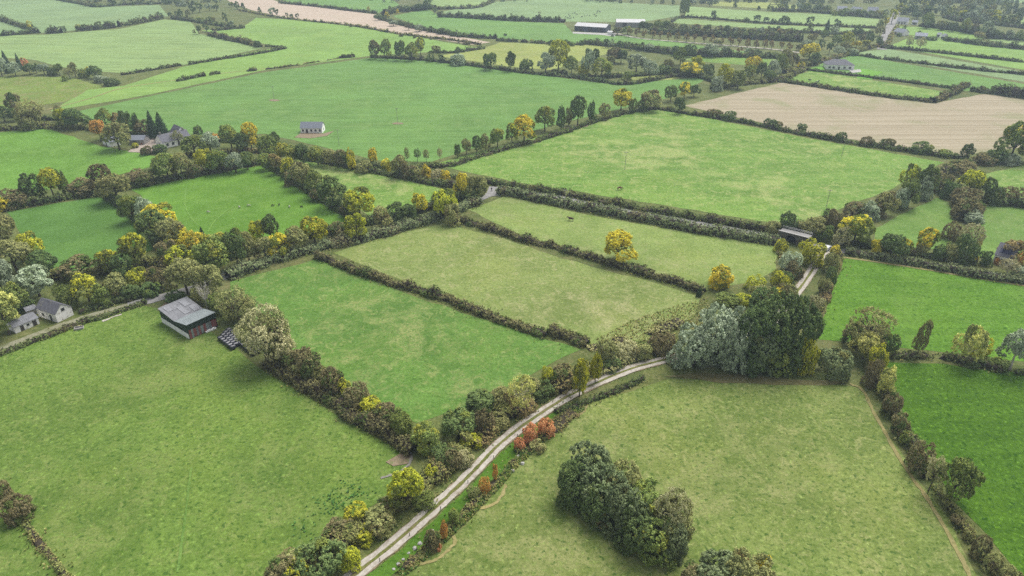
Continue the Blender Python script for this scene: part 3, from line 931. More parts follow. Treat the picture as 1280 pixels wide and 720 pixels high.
R('in the copse ending the wide field', 'from the straw field', [
    ('gy', 'r', 682, 66, 92, 23), ('yg', 'r', 698, 52, 90, 28), ('mg', 'r', 714, 71, 94, 18), ('yg', 'b', 729, 76, 96, 15), ('gy', 'r', 735, 61, 96, 16), ('dg', 'r', 744, 62, 86, 12), ('mg', 'r', 752, 73, 99, 27), ('br', 'r', 768, 60, 80, 22), ('gy', 'r', 795, 68, 92, 28), ('gy', 'r', 812, 76, 99, 21), ('mg', 'b', 785, 88, 101, 16), ('dg', 'r', 776, 62, 80, 16), ('ol', 'r', 763, 70, 84, 12),
    ('mg', 'r', 850, 60, 82, 17), ('dg', 'b', 830, 80, 95, 20), ('ol', 'r', 835, 74, 92, 14), ('gd', 'r', 861, 78, 98, 29), ('yg', 'r', 872, 70, 86, 18), ('dg', 'b', 884, 79, 96, 18), ('gy', 'b', 895, 94, 115, 16), ('yg', 'r', 903, 80, 110, 23), ('mg', 'r', 922, 88, 112, 19), ('gd', 'r', 940, 71, 95, 22), ('mg', 'r', 936, 82, 103, 18), ('dg', 'r', 951, 78, 100, 15), ('gy', 'r', 966, 76, 97, 16), ('mg', 'r', 975, 68, 92, 16), ('ol', 'r', 981, 62, 86, 18), ('gd', 'r', 1000, 76, 87, 9), ('gd', 'r', 1011, 55, 76, 24), ('dg', 'r', 1018, 66, 82, 14), ('br', 'r', 990, 66, 84, 15), ('dg', 'r', 960, 88, 103, 16)])
R('around the road bridge', 'from the meadow', [
    ('ol', 'b', 966, 275, 296, 22), ('dg', 'b', 982, 264, 294, 26), ('yg', 'b', 975, 298, 317, 17), ('ol', 'b', 1014, 269, 300, 32), ('br', 'b', 1040, 258, 294, 28), ('dg', 'b', 1030, 280, 304, 20), ('yg', 'b', 1012, 299, 336, 34), ('gy', 'b', 986, 311, 345, 26), ('br', 'b', 993, 324, 350, 22), ('ol', 'b', 1036, 312, 344, 20), ('gd', 'b', 1042, 306, 324, 14), ('pt', 'b', 1050, 282, 312, 22), ('gd', 'r', 1066, 267, 310, 42), ('dg', 'b', 980, 338, 362, 22), ('yg', 'b', 975, 336, 364, 26), ('br', 'b', 980, 354, 380, 22), ('ol', 'b', 1028, 346, 370, 16), ('dg', 'b', 1038, 332, 356, 14)])
R('in the hawthorn belt right of the meadow', 'from the bridge', [
    ('br', 'b', 1066, 250, 276, 28), ('gy', 'b', 1085, 252, 278, 24), ('ol', 'r', 1104, 238, 272, 28), ('br', 'b', 1096, 250, 274, 22), ('gy', 'b', 1121, 232, 264, 24), ('mg', 'r', 1134, 224, 262, 26), ('yg', 'r', 1134, 204, 240, 22), ('dg', 'r', 1155, 206, 248, 24), ('gy', 'b', 1153, 222, 252, 20), ('br', 'b', 1176, 216, 244, 24), ('dg', 'b', 1184, 225, 250, 22), ('yg', 'r', 1210, 212, 250, 34), ('br', 'b', 1200, 199, 222, 36), ('br', 'b', 1230, 190, 208, 26), ('dg', 'r', 1228, 222, 254, 24), ('dg', 'b', 1240, 231, 258, 22), ('br', 'b', 1262, 232, 258, 26), ('br', 'b', 1205, 233, 264, 34), ('br', 'b', 1206, 246, 278, 38), ('gy', 'b', 1214, 262, 282, 26)])
R('along the road hedge by the solar roof', 'from the bridge', [
    ('gd', 'b', 1093, 297, 322, 15), ('dg', 'r', 1112, 291, 326, 34), ('gd', 'r', 1128, 299, 324, 18), ('gd', 'r', 1155, 285, 320, 26), ('ol', 'b', 1150, 302, 322, 18), ('dg', 'b', 1172, 305, 326, 18), ('ol', 'b', 1186, 302, 328, 18), ('br', 'b', 1188, 277, 302, 22), ('pt', 's', 1208, 277, 318, 30), ('dg', 'b', 1204, 290, 332, 28), ('gd', 'u', 1220, 291, 316, 8), ('gd', 'b', 1214, 316, 332, 13), ('ob', 'r', 1264, 299, 332, 36), ('or', 'b', 1277, 314, 338, 16), ('or', 'b', 1246, 322, 332, 8), ('dg', 'b', 1230, 312, 334, 18), ('pt', 's', 1258, 322, 344, 24), ('gy', 'b', 1272, 330, 348, 18)])
R('above the little field by the stubble', 'counted outward', [
    ('mg', 'r', 1262, 154, 204, 38), ('gd', 'b', 1268, 154, 176, 26), ('mg', 'r', 1286, 168, 206, 28), ('dg', 'b', 1243, 186, 206, 24), ('gy', 'b', 1262, 192, 208, 24)])
R('standing alone in the paddocks', 'from the meadow', [
    ('gd', 'r', 772, 289, 331, 44), ('gd', 'b', 899, 330, 364, 32), ('yg', 'b', 944, 343, 366, 24), ('cn', 'c', 873, 358, 372, 8)])
R('in the copse beside the stony track', 'from the silver willow', [
    ('gy', 'b', 864, 404, 470, 54), ('gy', 'b', 892, 380, 468, 62), ('gy', 'b', 912, 386, 468, 44), ('dg', 'b', 936, 382, 470, 58), ('dg', 'b', 962, 370, 468, 58), ('dg', 'b', 990, 366, 466, 54), ('gg', 'b', 948, 410, 472, 44), ('dg', 'b', 976, 412, 471, 44), ('dg', 'b', 954, 358, 398, 34), ('mg', 'b', 970, 432, 473, 34), ('dg', 'b', 942, 438, 474, 32), ('yg', 'b', 1004, 413, 470, 28), ('gg', 'b', 1040, 430, 478, 44), ('mg', 'b', 908, 364, 386, 32), ('yg', 'b', 930, 366, 386, 24), ('ol', 'b', 950, 354, 384, 30), ('gd', 'b', 972, 358, 380, 18), ('ol', 'b', 985, 354, 382, 22), ('pt', 'b', 1014, 366, 400, 22)])
R('in the hedge right of the copse', 'from the copse', [
    ('ol', 's', 1082, 384, 440, 50), ('br', 'b', 1066, 402, 436, 30), ('pt', 'b', 1084, 404, 440, 36), ('dg', 'b', 1106, 410, 447, 30), ('yp', 'r', 1078, 414, 454, 34), ('yg', 'b', 1093, 428, 470, 24), ('br', 'b', 1087, 446, 488, 22), ('ol', 'r', 1145, 401, 450, 18), ('yp', 'r', 1205, 405, 460, 34, 1), ('yg', 'b', 1222, 418, 448, 26), ('gy', 'r', 1262, 412, 468, 40, 1), ('mg', 'b', 1247, 446, 464, 26), ('dg', 'b', 1214, 448, 462, 18)])
R('down the ditch of the deep green field', 'from the top', [
    ('yp', 'b', 1104, 458, 498, 22), ('br', 'b', 1112, 490, 524, 24), ('br', 'b', 1122, 515, 548, 24), ('mg', 'b', 1132, 538, 560, 18), ('br', 'b', 1146, 552, 596, 28), ('pt', 's', 1160, 572, 616, 24), ('mg', 'r', 1187, 572, 634, 46), ('br', 'b', 1196, 644, 662, 18), ('ol', 'b', 1209, 660, 678, 14), ('br', 'b', 1222, 668, 702, 22), ('ol', 'b', 1238, 690, 720, 22), ('ol', 'b', 1258, 708, 736, 24)])
R('in the thick hedge above the track', 'from the lower end', [
    ('dg', 'b', 402, 672, 740, 68), ('br', 'b', 358, 694, 744, 44), ('yg', 'b', 374, 700, 742, 34), ('yg', 'b', 438, 680, 718, 30), ('ol', 'b', 370, 684, 716, 36), ('br', 'b', 424, 646, 684, 40), ('yg', 'b', 446, 628, 662, 34), ('yg', 'b', 452, 654, 684, 34), ('ol', 'b', 474, 636, 676, 40), ('br', 'b', 484, 620, 646, 28), ('yg', 'r', 511, 586, 642, 46), ('mg', 'b', 530, 612, 640, 26), ('yg', 'b', 540, 580, 604, 20), ('mg', 'b', 534, 528, 572, 36), ('dg', 'b', 556, 556, 588, 34), ('br', 'b', 566, 560, 592, 26), ('pt', 'b', 582, 560, 586, 22), ('yg', 'b', 588, 537, 564, 34), ('dg', 'b', 574, 508, 554, 48), ('br', 'b', 606, 508, 548, 28), ('ol', 'b', 624, 514, 540, 26), ('dg', 'b', 602, 486, 524, 44), ('ol', 'b', 626, 482, 516, 32), ('ob', 'b', 638, 490, 516, 20)])
R('in the hedge by the track bend', 'from the white trunk', [
    ('yp', 's', 653, 468, 518, 36, 1), ('ol', 'b', 664, 470, 500, 30), ('dg', 'b', 676, 474, 502, 30), ('yg', 'b', 684, 456, 486, 20), ('br', 'b', 700, 454, 488, 30), ('yg', 'u', 724, 444, 500, 25), ('yg', 'u', 744, 438, 480, 18), ('ol', 'b', 758, 422, 460, 30), ('dg', 'b', 762, 444, 466, 34), ('pt', 'b', 782, 424, 454, 30), ('ol', 'b', 802, 426, 452, 26), ('br', 'b', 826, 412, 448, 32)])
R('along the verge below the track', 'from the bend', [
    ('rd', 'b', 682, 520, 550, 23), ('rd', 'b', 663, 529, 558, 21), ('rd', 'b', 649, 545, 566, 15), ('ol', 'b', 672, 548, 568, 22), ('or', 'u', 619, 578, 602, 9), ('or', 'b', 606, 596, 620, 14), ('ol', 'b', 592, 606, 626, 16), ('or', 'u', 556, 650, 678, 11), ('rd', 'b', 549, 679, 690, 8), ('br', 'b', 540, 662, 692, 22), ('mg', 'b', 568, 636, 658, 16)])
R('in the hedge between barn field and paddock', 'from the barn', [
    ('br', 'b', 374, 430, 470, 36), ('br', 'b', 388, 436, 482, 36), ('ol', 'b', 402, 456, 484, 22), ('br', 'b', 416, 458, 500, 32), ('yg', 'b', 430, 472, 500, 20), ('br', 'b', 446, 476, 516, 34), ('yg', 'b', 464, 494, 524, 32), ('br', 'b', 480, 502, 540, 36), ('mg', 'b', 502, 512, 552, 32), ('ol', 'b', 372, 452, 476, 20)])
R('in the pasture clump', 'from the track side', [
    ('gg', 'b', 737, 553, 624, 62), ('dg', 'b', 720, 576, 642, 50), ('gg', 'b', 752, 582, 654, 58), ('ol', 'b', 776, 576, 642, 50), ('gd', 'b', 764, 590, 618, 16), ('dg', 'b', 748, 606, 662, 44), ('ob', 'b', 752, 634, 662, 18), ('gg', 'b', 780, 604, 676, 58), ('mg', 'b', 806, 600, 670, 54),
    ('pt', 's', 836, 612, 680, 46), ('ol', 'b', 838, 624, 692, 46), ('dg', 'b', 796, 636, 700, 52), ('mg', 'b', 818, 646, 710, 54), ('gg', 'b', 838, 650, 708, 40), ('gd', 'u', 731, 564, 588, 10), ('yg', 'b', 806, 640, 664, 18)])
R('cut by the bottom edge of the picture', 'from the clump', [
    ('gg', 'b', 898, 688, 754, 66), ('ol', 'b', 934, 692, 760, 58), ('gd', 'b', 952, 693, 722, 18), ('ob', 'b', 922, 686, 714, 22), ('br', 'b', 868, 704, 744, 36)])
R('in the ditch at the lower left', 'from the top', [('br', 'b', 26, 616, 658, 38), ('br', 'b', 4, 600, 630, 24)])
R('in the avenue by the driveway', 'from the cattle shed',
  [('ob', 'r', x, y - 8.5, y + 3, 7.6) for x, y in ((786, 43.5), (796, 44), (805, 45), (815.5, 46.5), (825, 47), (835.5, 48.5), (846, 49), (857.5, 50), (868, 50.5), (880, 51.5), (890, 52.5), (901, 53), (913, 54), (923, 55), (934, 57), (944.5, 58), (955, 58), (964, 59), (976, 60), (986, 61))], 'avenue of russet trees')
R('on the thin clipped far hedge', 'from the cattle field', [
    ('mg', 'r', 855, 0, 22, 13), ('dg', 'r', 892, 14, 25, 10), ('dg', 'r', 933, 21, 28, 6), ('dg', 'r', 946, 18, 29, 10), ('dg', 'r', 957, 21, 29, 8), ('dg', 'r', 966, 23, 30, 7), ('dg', 'r', 980, 20, 31, 13), ('dg', 'r', 1012, 21, 32, 10), ('cn', 'c', 1033, 24, 41, 8), ('dg', 'r', 1046, 23, 33, 9), ('mg', 'r', 1013, 31, 40, 8)])
R('in the copse left of the far road', 'from the avenue', [
    ('gy', 'r', 1007, 50, 62, 14), ('br', 'r', 1000, 55, 64, 12), ('dg', 'r', 1026, 50, 62, 9), ('ol', 'r', 1015, 42, 55, 14), ('dg', 'r', 1029, 38, 50, 12), ('gy', 'r', 1042, 33, 46, 12), ('dg', 'r', 1036, 52, 68, 10), ('mg', 'r', 1046, 44, 58, 14), ('yg', 'r', 1059, 40, 56, 14), ('dg', 'r', 1070, 33, 52, 14), ('ol', 'r', 1056, 52, 66, 14), ('gd', 'r', 1070, 51, 60, 12), ('gy', 'r', 1048, 58, 70, 16), ('yg', 'r', 1082, 50, 58, 11), ('br', 'r', 1076, 42, 54, 10), ('dg', 'r', 1086, 42, 56, 11), ('dg', 'r', 1097, 46, 58, 10), ('ol', 'r', 1099, 33, 46, 13), ('gd', 'r', 1106, 22, 34, 9), ('yg', 'r', 1114, 12, 30, 10), ('mg', 'r', 1100, 26, 36, 8), ('gy', 'b', 1064, 60, 70, 14)])
R('standing bare on the pale strip', 'from the far road', [('pt', 's', 1135, 45, 62, 9), ('pt', 's', 1149, 46, 64, 13)])
R('at the roadside houses', 'from the far road', [
    ('dg', 'r', 1130, 31, 38, 4), ('mg', 'b', 1149, 38, 44, 6), ('dg', 'b', 1164, 45, 51, 13), ('dg', 'b', 1184, 46, 52, 10), ('dg', 'b', 1123, 41, 46, 8), ('mg', 'r', 1158, 17, 36, 16), ('dg', 'r', 1146, 15, 24, 14), ('ol', 'r', 1175, 26, 38, 12), ('dg', 'r', 1190, 28, 40, 12), ('mg', 'r', 1206, 24, 42, 14), ('br', 'r', 1217, 30, 43, 11), ('gy', 'r', 1232, 26, 48, 15), ('ol', 'r', 1222, 40, 50, 14), ('dg', 'r', 1244, 38, 49, 12), ('gy', 'r', 1260, 38, 50, 11), ('mg', 'r', 1274, 38, 52, 12)])
R('above the scrubby field', 'from the photo edge', [
    ('cn', 'c', 12, 64, 92, 12), ('gy', 'r', 3, 70, 96, 16), ('cn', 'c', 26, 67, 88, 8), ('rd', 'r', 32, 71, 86, 8), ('gy', 'r', 20, 78, 96, 16), ('dg', 'r', 38, 80, 94, 14), ('dg', 'r', 46, 78, 92, 10), ('gy', 'r', 56, 80, 94, 14), ('mg', 'r', 75, 80, 95, 12), ('ol', 'r', 95, 78, 97, 12), ('ol', 's', 88, 84, 99, 12), ('gd', 'b', 110, 83, 93, 8), ('dg', 'r', 120, 82, 99, 18), ('gy', 'b', 128, 93, 104, 18), ('dg', 'b', 140, 97, 108, 20), ('mg', 'b', 82, 93, 102, 8), ('dg', 'b', 66, 84, 95, 14), ('mg', 'b', 106, 86, 98, 14)])
R('in the broken far hedge, upper left', 'from the photo edge', [
    ('gd', 'r', 39, 26, 38, 7), ('dg', 'b', 60, 36, 42, 6), ('dg', 'u', 82, 32, 41, 4.5), ('gd', 'b', 98, 30, 36, 7), ('mg', 'r', 124, 27, 36, 8), ('dg', 'r', 201, 14, 24, 8), ('dg', 'r', 213, 15, 23, 6), ('dg', 'r', 227, 12, 24, 8), ('ol', 'r', 236, 12, 26, 7), ('dg', 'r', 222, 14, 23, 6), ('dg', 'r', 241, 5, 17, 9), ('dg', 'r', 250, 4, 16, 9), ('gy', 'r', 262, 3, 14, 9), ('dg', 'r', 271, 4, 14, 8), ('mg', 'r', 251, 20, 28, 9), ('dg', 'r', 262, 21, 30, 8), ('ol', 'r', 268, 21, 31, 6), ('dg', 'r', 283, 16, 33, 6), ('gy', 'r', 290, 26, 34, 8), ('dg', 'r', 249, 32, 43, 8), ('dg', 'r', 258, 29, 40, 8), ('br', 'r', 243, 37, 43, 4), ('dg', 'r', 322, 51, 60, 9)])
R('on the far pink stubble edges', 'from the photo top', [
    ('dg', 'r', 290, 2, 9, 7), ('dg', 'r', 297, 2, 12, 7), ('dg', 'r', 305, 4, 14, 6), ('dg', 'r', 325, 9, 18, 5), ('gy', 'r', 341, 10, 21, 9), ('dg', 'r', 347, 12, 21, 5), ('dg', 'r', 359, 16, 23, 4), ('dg', 'r', 365, 17, 24, 5), ('dg', 'r', 372, 17, 24, 5), ('br', 'b', 439, 29, 34, 4), ('br', 'b', 502, 39, 46, 6), ('br', 'b', 518, 42, 48, 6), ('br', 'b', 538, 45, 50, 4), ('br', 'b', 573, 48, 54, 4), ('br', 'b', 584, 49, 56, 10), ('dg', 'b', 602, 55, 62, 9), ('dg', 'b', 573, 58, 67, 9), ('ol', 'b', 545, 56, 66, 12), ('gd', 'b', 461, 8, 14, 6), ('gd', 'b', 484, 14, 22, 6), ('gd', 'b', 496, 8, 17, 5)])
R('between the far green fields', 'from the pink stubble', [
    ('dg', 'r', 474, 17, 26, 10), ('gy', 'r', 492, 26, 33, 12), ('br', 'r', 511, 29, 38, 9), ('gy', 'r', 524, 31, 40, 12), ('dg', 'r', 538, 33, 41, 10), ('dg', 'r', 552, 35, 43, 11), ('dg', 'b', 566, 39, 46, 9), ('dg', 'b', 577, 41, 47, 13), ('dg', 'b', 601, 43, 48, 9), ('dg', 'b', 632, 40, 45, 5), ('dg', 'r', 524, 5, 14, 12), ('dg', 'r', 534, 0, 13, 11), ('dg', 'r', 508, 7, 15, 12), ('dg', 'r', 543, 10, 18, 7), ('br', 'r', 549, 16, 22, 6), ('dg', 'b', 561, 17, 22, 5), ('dg', 'b', 585, 15, 23, 4.5), ('dg', 'b', 605, 18, 25, 8), ('dg', 'b', 616, 18, 25, 6), ('dg', 'b', 562, 5, 12, 5), ('dg', 'b', 578, 5, 11, 6)])
R('under the long cattle shed', 'from the pink stubble', [
    ('gd', 'b', 665, 48, 53, 4), ('dg', 'b', 688, 50, 57, 6), ('dg', 'b', 691, 50, 57, 9), ('dg', 'b', 708, 49, 57, 6), ('dg', 'b', 716, 50, 58, 8), ('dg', 'b', 727, 49, 57, 7), ('dg', 'b', 747, 46, 50, 4), ('br', 'r', 772, 34, 44, 12), ('mg', 'r', 784, 33, 44, 13), ('dg', 'b', 765, 42, 46, 4), ('dg', 'r', 757, 48, 60, 8), ('gy', 'r', 763, 48, 60, 9), ('dg', 'r', 775, 51, 62, 10), ('br', 'r', 788, 53, 63, 9), ('dg', 'r', 799, 55, 64, 10), ('gy', 'r', 812, 55, 65, 14), ('dg', 'r', 830, 57, 67, 10), ('dg', 'r', 844, 58, 70, 12), ('dg', 'r', 862, 56, 72, 16), ('gy', 'r', 888, 55, 72, 20), ('gy', 'r', 906, 58, 71, 12), ('dg', 'r', 878, 60, 70, 6), ('pt', 'r', 896, 48, 58, 14), ('ob', 'r', 924, 58, 68, 8), ('gy', 'r', 936, 60, 70, 13), ('dg', 'r', 948, 61, 71, 8)])
R('behind the long cattle shed', 'from the shed', [
    ('dg', 'r', 804, 27, 40, 13), ('dg', 'r', 812, 29, 40, 12), ('mg', 'r', 822, 26, 41, 13), ('dg', 'r', 832, 26, 40, 11), ('ol', 'r', 841, 29, 41, 12), ('dg', 'r', 854, 30, 40, 10), ('ob', 'r', 870, 30, 40, 12), ('dg', 'r', 884, 31, 42, 10), ('br', 'r', 898, 32, 43, 10), ('dg', 'r', 908, 32, 43, 11), ('gy', 'r', 918, 34, 44, 10), ('dg', 'r', 928, 34, 44, 10), ('ol', 'r', 939, 35, 45, 10), ('gy', 'r', 951, 34, 45, 11), ('dg', 'r', 962, 34, 44, 9), ('or', 'b', 974, 35, 43, 5), ('br', 'r', 984, 38, 46, 12), ('dg', 'r', 972, 33, 42, 7)])

# far-off woods that read as one mass
def wood(label, polys, n, looks, seed, hpx=(9, 15)):
    rng = random.Random(seed)
    Vs, Fs, cl, lb, mi = [], [], [], [], []
    off = 0
    keys = list(looks)
    for _ in range(n):
        line = rng.choice(polys)
        i = rng.randrange(len(line) - 1)
        t = rng.random()
        x = line[i][0] * (1 - t) + line[i + 1][0] * t
        y = line[i][1] * (1 - t) + line[i + 1][1] * t + rng.uniform(-1.2, 1.2)
        hp = rng.uniform(*hpx)
        wp = hp * rng.uniform(.75, 1.15)
        p, wm, h = solve('r', x, y - hp, y, wp)
        V, F, c_, l_ = rng.choice(FARARR['r'])
        a = rng.uniform(0, 6.28)
        ca, sa = math.cos(a), math.sin(a)
        X = np.stack([(V[:, 0] * ca - V[:, 1] * sa) * wm + p.x, (V[:, 0] * sa + V[:, 1] * ca) * wm + p.y, np.maximum(V[:, 2] * 1.25 - .25, .0) * h], 1)
        Vs.append(X); Fs.append(F + off); cl.append(c_); lb.append(l_)
        mi.append(np.full(len(F), rng.randrange(len(keys))))
        off += len(V)
    me = mesh_np('wood_mesh', np.concatenate(Vs), np.concatenate(Fs), [LOOK[k][1] for k in keys], np.concatenate(mi), {'clump': np.concatenate(cl), 'lobe': np.concatenate(lb)})
    return tag(link('woodland', me), label, 'woodland', kind='stuff')


wood('distant mixed woodland above the clipped hedge', [[(960, 5), (1000, 4), (1040, 4), (1100, 3)], [(960, 12), (1000, 13), (1040, 15)], [(1040, 19), (1075, 20), (1105, 22)]], 70, ['dg', 'gy', 'ol', 'dg', 'mg'], 1, (6, 10))
wood('distant broadleaf woodland right of the straight road', [[(1122, 16), (1140, 19), (1160, 20), (1190, 18), (1215, 20), (1260, 26), (1300, 30)], [(1126, 9), (1160, 8), (1200, 10), (1240, 16), (1300, 20)], [(1150, 2), (1200, 3), (1240, 8)], [(1190, 24), (1240, 28), (1300, 36)]], 120, ['dg', 'gy', 'ol', 'yg', 'dg', 'mg'], 2, (9, 14))
wood('distant belt of trees beyond the cattle field', [[(725, 1), (790, 4)], [(800, 5), (850, 6), (870, 6), (900, 8), (960, 12)], [(900, 3), (960, 2)], [(860, 3), (900, 5)]], 70, ['dg', 'dg', 'gy'], 3, (4, 7))
wood('distant tree belt along the upper left skyline', [[(72, 0), (105, 6), (118, 8), (160, 6), (200, 6)], [(200, 4), (230, 8), (250, 6)], [(105, 3), (160, 2), (280, 3)]], 80, ['dg', 'dg', 'ol', 'gy'], 4, (4, 7.5))
wood('distant dark trees at the top above the pink stubble', [[(455, -1), (540, 2)], [(480, 2), (515, 5)], [(620, 1), (640, 2), (700, 0)], [(1255, 4), (1300, 8)], [(1245, 5), (1260, 6)]], 40, ['dg', 'gy'], 5, (4, 7))


# ------------------------------------------------------------------ hedges
HM = {
    'dark': leaf_mat('hedge_dark', (60, 76, 44), (106, 118, 72), (96, 96, 62), k=1.2, cthr=(.6, .9)),
    'brown': leaf_mat('hedge_brown', (80, 78, 52), (124, 120, 82), (84, 100, 54), k=1.2, cthr=(.55, .85)),
    'clip': leaf_mat('hedge_clipped', (76, 88, 58), (124, 132, 94), (112, 108, 78), k=1.25, cthr=(.75, .95)),
    'mixed': leaf_mat('hedge_mixed', (80, 92, 54), (134, 134, 80), (130, 116, 80), k=1.2, cthr=(.65, .9)),
    'pale': leaf_mat('hedge_pale', (122, 128, 74), (166, 160, 112), (106, 112, 66), k=1.2, cthr=(.6, .9)),
}
HEDGE_LINES = []


def hedge(label, px, width, height, mat='dark', bump=.25, gaps=0.0, group='field hedges', seedk=0):
    pts = smooth_px(px, 5) if len(px) > 2 else [G(*px[0]), G(*px[1])]
    HEDGE_LINES.append((pts, width, height))
    rng = np.random.default_rng(int(abs(px[0][0]) * 31 + abs(px[0][1]) * 7 + seedk) % 99991)
    P = np.array([(p.x, p.y) for p in pts])
    seg = np.linalg.norm(np.diff(P, axis=0), axis=1)
    cum = np.concatenate([[0], np.cumsum(seg)])
    L = cum[-1]
    ym = sum(p[1] for p in px) / len(px)
    leaf = min(.9, max(.14, .95 / scl(ym)))
    # smooth height/width modulation
    nk = max(4, int(L / 3.0))
    kn = rng.normal(0, 1, nk + 3)
    kw = rng.normal(0, 1, nk + 3)
    ko = rng.normal(0, 1, nk + 3)

    def mod(arr, s):
        u = s / L * nk
        i = np.floor(u).astype(int)
        f = u - i
        f = f * f * (3 - 2 * f)
        return arr[i] * (1 - f) + arr[i + 1] * f

    area = L * (width + 2 * height)
    ns = int(max(12, area / (2.2 * leaf * leaf * 3.6)))
    ns = min(ns, 14000)
    s = rng.random(ns) * L
    if gaps:
        keep = mod(ko, s) > -1.6 + gaps * 1.5
        s = s[keep]
        ns = len(s)
    px_, py_ = np.interp(s, cum, P[:, 0]), np.interp(s, cum, P[:, 1])
    ix = np.clip(np.searchsorted(cum, s) - 1, 0, len(seg) - 1)
    d = np.diff(P, axis=0) / np.maximum(seg, 1e-6)[:, None]
    nx, ny = -d[ix, 1], d[ix, 0]
    hh = height * np.clip(1 + bump * mod(kn, s), .45, 1.9)
    ww = width * np.clip(1 + bump * .7 * mod(kw, s), .5, 1.7)
    lat = mod(ko, s) * width * .10
    # profile: two sides and a rounded top
    t = rng.random(ns) * (2 * height + width)
    side = np.where(t < height, -1.0, np.where(t > height + width, 1.0, 0.0))
    u = np.where(side == 0, (t - height) / width * 2 - 1, side * rng.uniform(.82, 1.05, ns))
    zz = np.where(side == 0, 1 - .22 * np.abs(u) ** 3, np.where(side < 0, t / height, (t - height - width) / height) * .88)
    r0 = rng.uniform(.86, 1.06, ns)
    X = px_ + nx * (u * ww / 2 * r0 + lat)
    Y = py_ + ny * (u * ww / 2 * r0 + lat)
    Z = np.maximum(.05, zz * hh * r0)
    out = np.stack([nx * u, ny * u, np.where(side == 0, 1.0, .25)], 1)
    m = 7
    cen = np.repeat(np.stack([X, Y, Z], 1), m, 0) + unit(ns * m, rng) * leaf * rng.uniform(.4, 1.9, (ns * m, 1))
    cen[:, 2] = np.maximum(cen[:, 2], .02)
    nr = np.repeat(out, m, 0) + unit(ns * m, rng) * .8
    cl = np.clip(np.repeat(rng.normal(.5, .2, ns), m) + rng.normal(0, .1, ns * m), 0, 1)
    lobe = np.repeat(np.clip(.5 + .22 * mod(kw, s) + rng.normal(0, .14, ns), 0, 1), m)
    V, F = quads(cen, nr, leaf * rng.uniform(.6, 1.25, ns * m), rng)
    # woody core
    st = np.arange(0, L, 1.5)
    st = np.append(st, L)
    ci = np.clip(np.searchsorted(cum, st) - 1, 0, len(seg) - 1)
    cx, cy_ = np.interp(st, cum, P[:, 0]), np.interp(st, cum, P[:, 1])
    nx, ny = -d[ci, 1], d[ci, 0]
    hc = height * np.clip(1 + bump * mod(kn, np.minimum(st, L * .9999)), .45, 1.9) * .78
    wc = width * np.clip(1 + bump * .7 * mod(kw, np.minimum(st, L * .9999)), .5, 1.7) * .36
    lc = mod(ko, np.minimum(st, L * .9999)) * width * .10
    if gaps:
        g = mod(ko, np.minimum(st, L * .9999)) > -1.6 + gaps * 1.5
        hc = np.where(g, hc, .02)
        wc = np.where(g, wc, .05)
    ring = []
    for uu, zf in ((-1, 0), (-1, .7), (-.5, 1), (.5, 1), (1, .7), (1, 0)):
        ring.append(np.stack([cx + nx * (uu * wc + lc), cy_ + ny * (uu * wc + lc), zf * hc], 1))
    Rg = np.stack(ring, 1)
    n = len(st)
    cv = Rg.reshape(-1, 3)
    cf = []
    for i in range(n - 1):
        for k in range(5):
            cf.append((i * 6 + k, (i + 1) * 6 + k, (i + 1) * 6 + k + 1, i * 6 + k + 1))
    cf = np.array(cf) + len(V)
    nF = len(F)
    me = mesh_np('hedge_mesh', np.concatenate([V, cv]), np.concatenate([F, cf]), [HM[mat], M_TWIG],
                 np.concatenate([np.zeros(nF, int), np.ones(len(cf), int)]),
                 {'clump': np.concatenate([cl, np.zeros(len(cf))]), 'lobe': np.concatenate([lobe, np.zeros(len(cf))])})
    return tag(link('hedge', me), label, 'hedge', group)


# near and middle distance
hedge('low dark hedge bank along the mossy lane below the cottages', [(-60, 466), (0, 443), (60, 421), (110, 402), (150, 390), (183, 379)], 2.0, 1.1, 'dark', .25)
hedge('hedge bank on the cottage side of the lane', [(100, 392), (140, 380), (180, 368), (215, 360)], 2.5, 1.6, 'dark', .3)
hedge('dense lower lane hedge from barn thicket to the crossroads', [(285, 348), (330, 331), (400, 311), (470, 296), (540, 275), (598, 254)], 5.0, 2.8, 'clip', .18)
hedge('dark upper lane hedge under the sheep field', [(240, 330), (310, 318), (370, 300), (440, 284), (500, 272), (560, 254), (600, 240)], 3.2, 2.6, 'dark', .3)
hedge('brown hedge between the pale paddock and bright green paddock', [(395, 322), (430, 334), (480, 352), (530, 366), (580, 384), (640, 406), (684, 420)], 2.9, 2.0, 'brown', .32)
hedge('short brown end of the hedge near the rough scrub', [(688, 414), (710, 424), (734, 432)], 3.6, 2.4, 'brown', .25)
hedge('hedge running past the golden tree', [(556, 272), (600, 284), (650, 300), (700, 312), (760, 330), (830, 350), (880, 366)], 2.7, 2.0, 'brown', .3)
hedge('clipped lower road hedge from crossroads to bridge', [(622, 242), (660, 248), (720, 260), (790, 273), (870, 289), (930, 299), (975, 306)], 3.9, 3.1, 'clip', .12)
hedge('clipped upper road hedge under the large meadow', [(640, 234), (700, 243), (770, 257), (840, 269), (910, 281), (975, 292)], 3.0, 2.2, 'dark', .3, .06)
hedge('hedge on the far side of the meadow lane', [(490, 212), (560, 208), (600, 196), (650, 182), (700, 168), (760, 148), (815, 137), (860, 143)], 2.6, 1.8, 'dark', .3)
hedge('lower lane hedge along the green wedge', [(370, 197), (430, 208), (500, 222), (560, 234), (605, 242)], 3.0, 2.2, 'dark', .3)
hedge('upper lane hedge along the green wedge', [(330, 180), (400, 196), (470, 208), (540, 218), (600, 228), (650, 236)], 2.6, 1.9, 'dark', .3)
hedge('hedge under the stubble field', [(860, 143), (920, 152), (1000, 168), (1080, 182), (1150, 192), (1210, 200)], 2.6, 2.0, 'dark', .35)
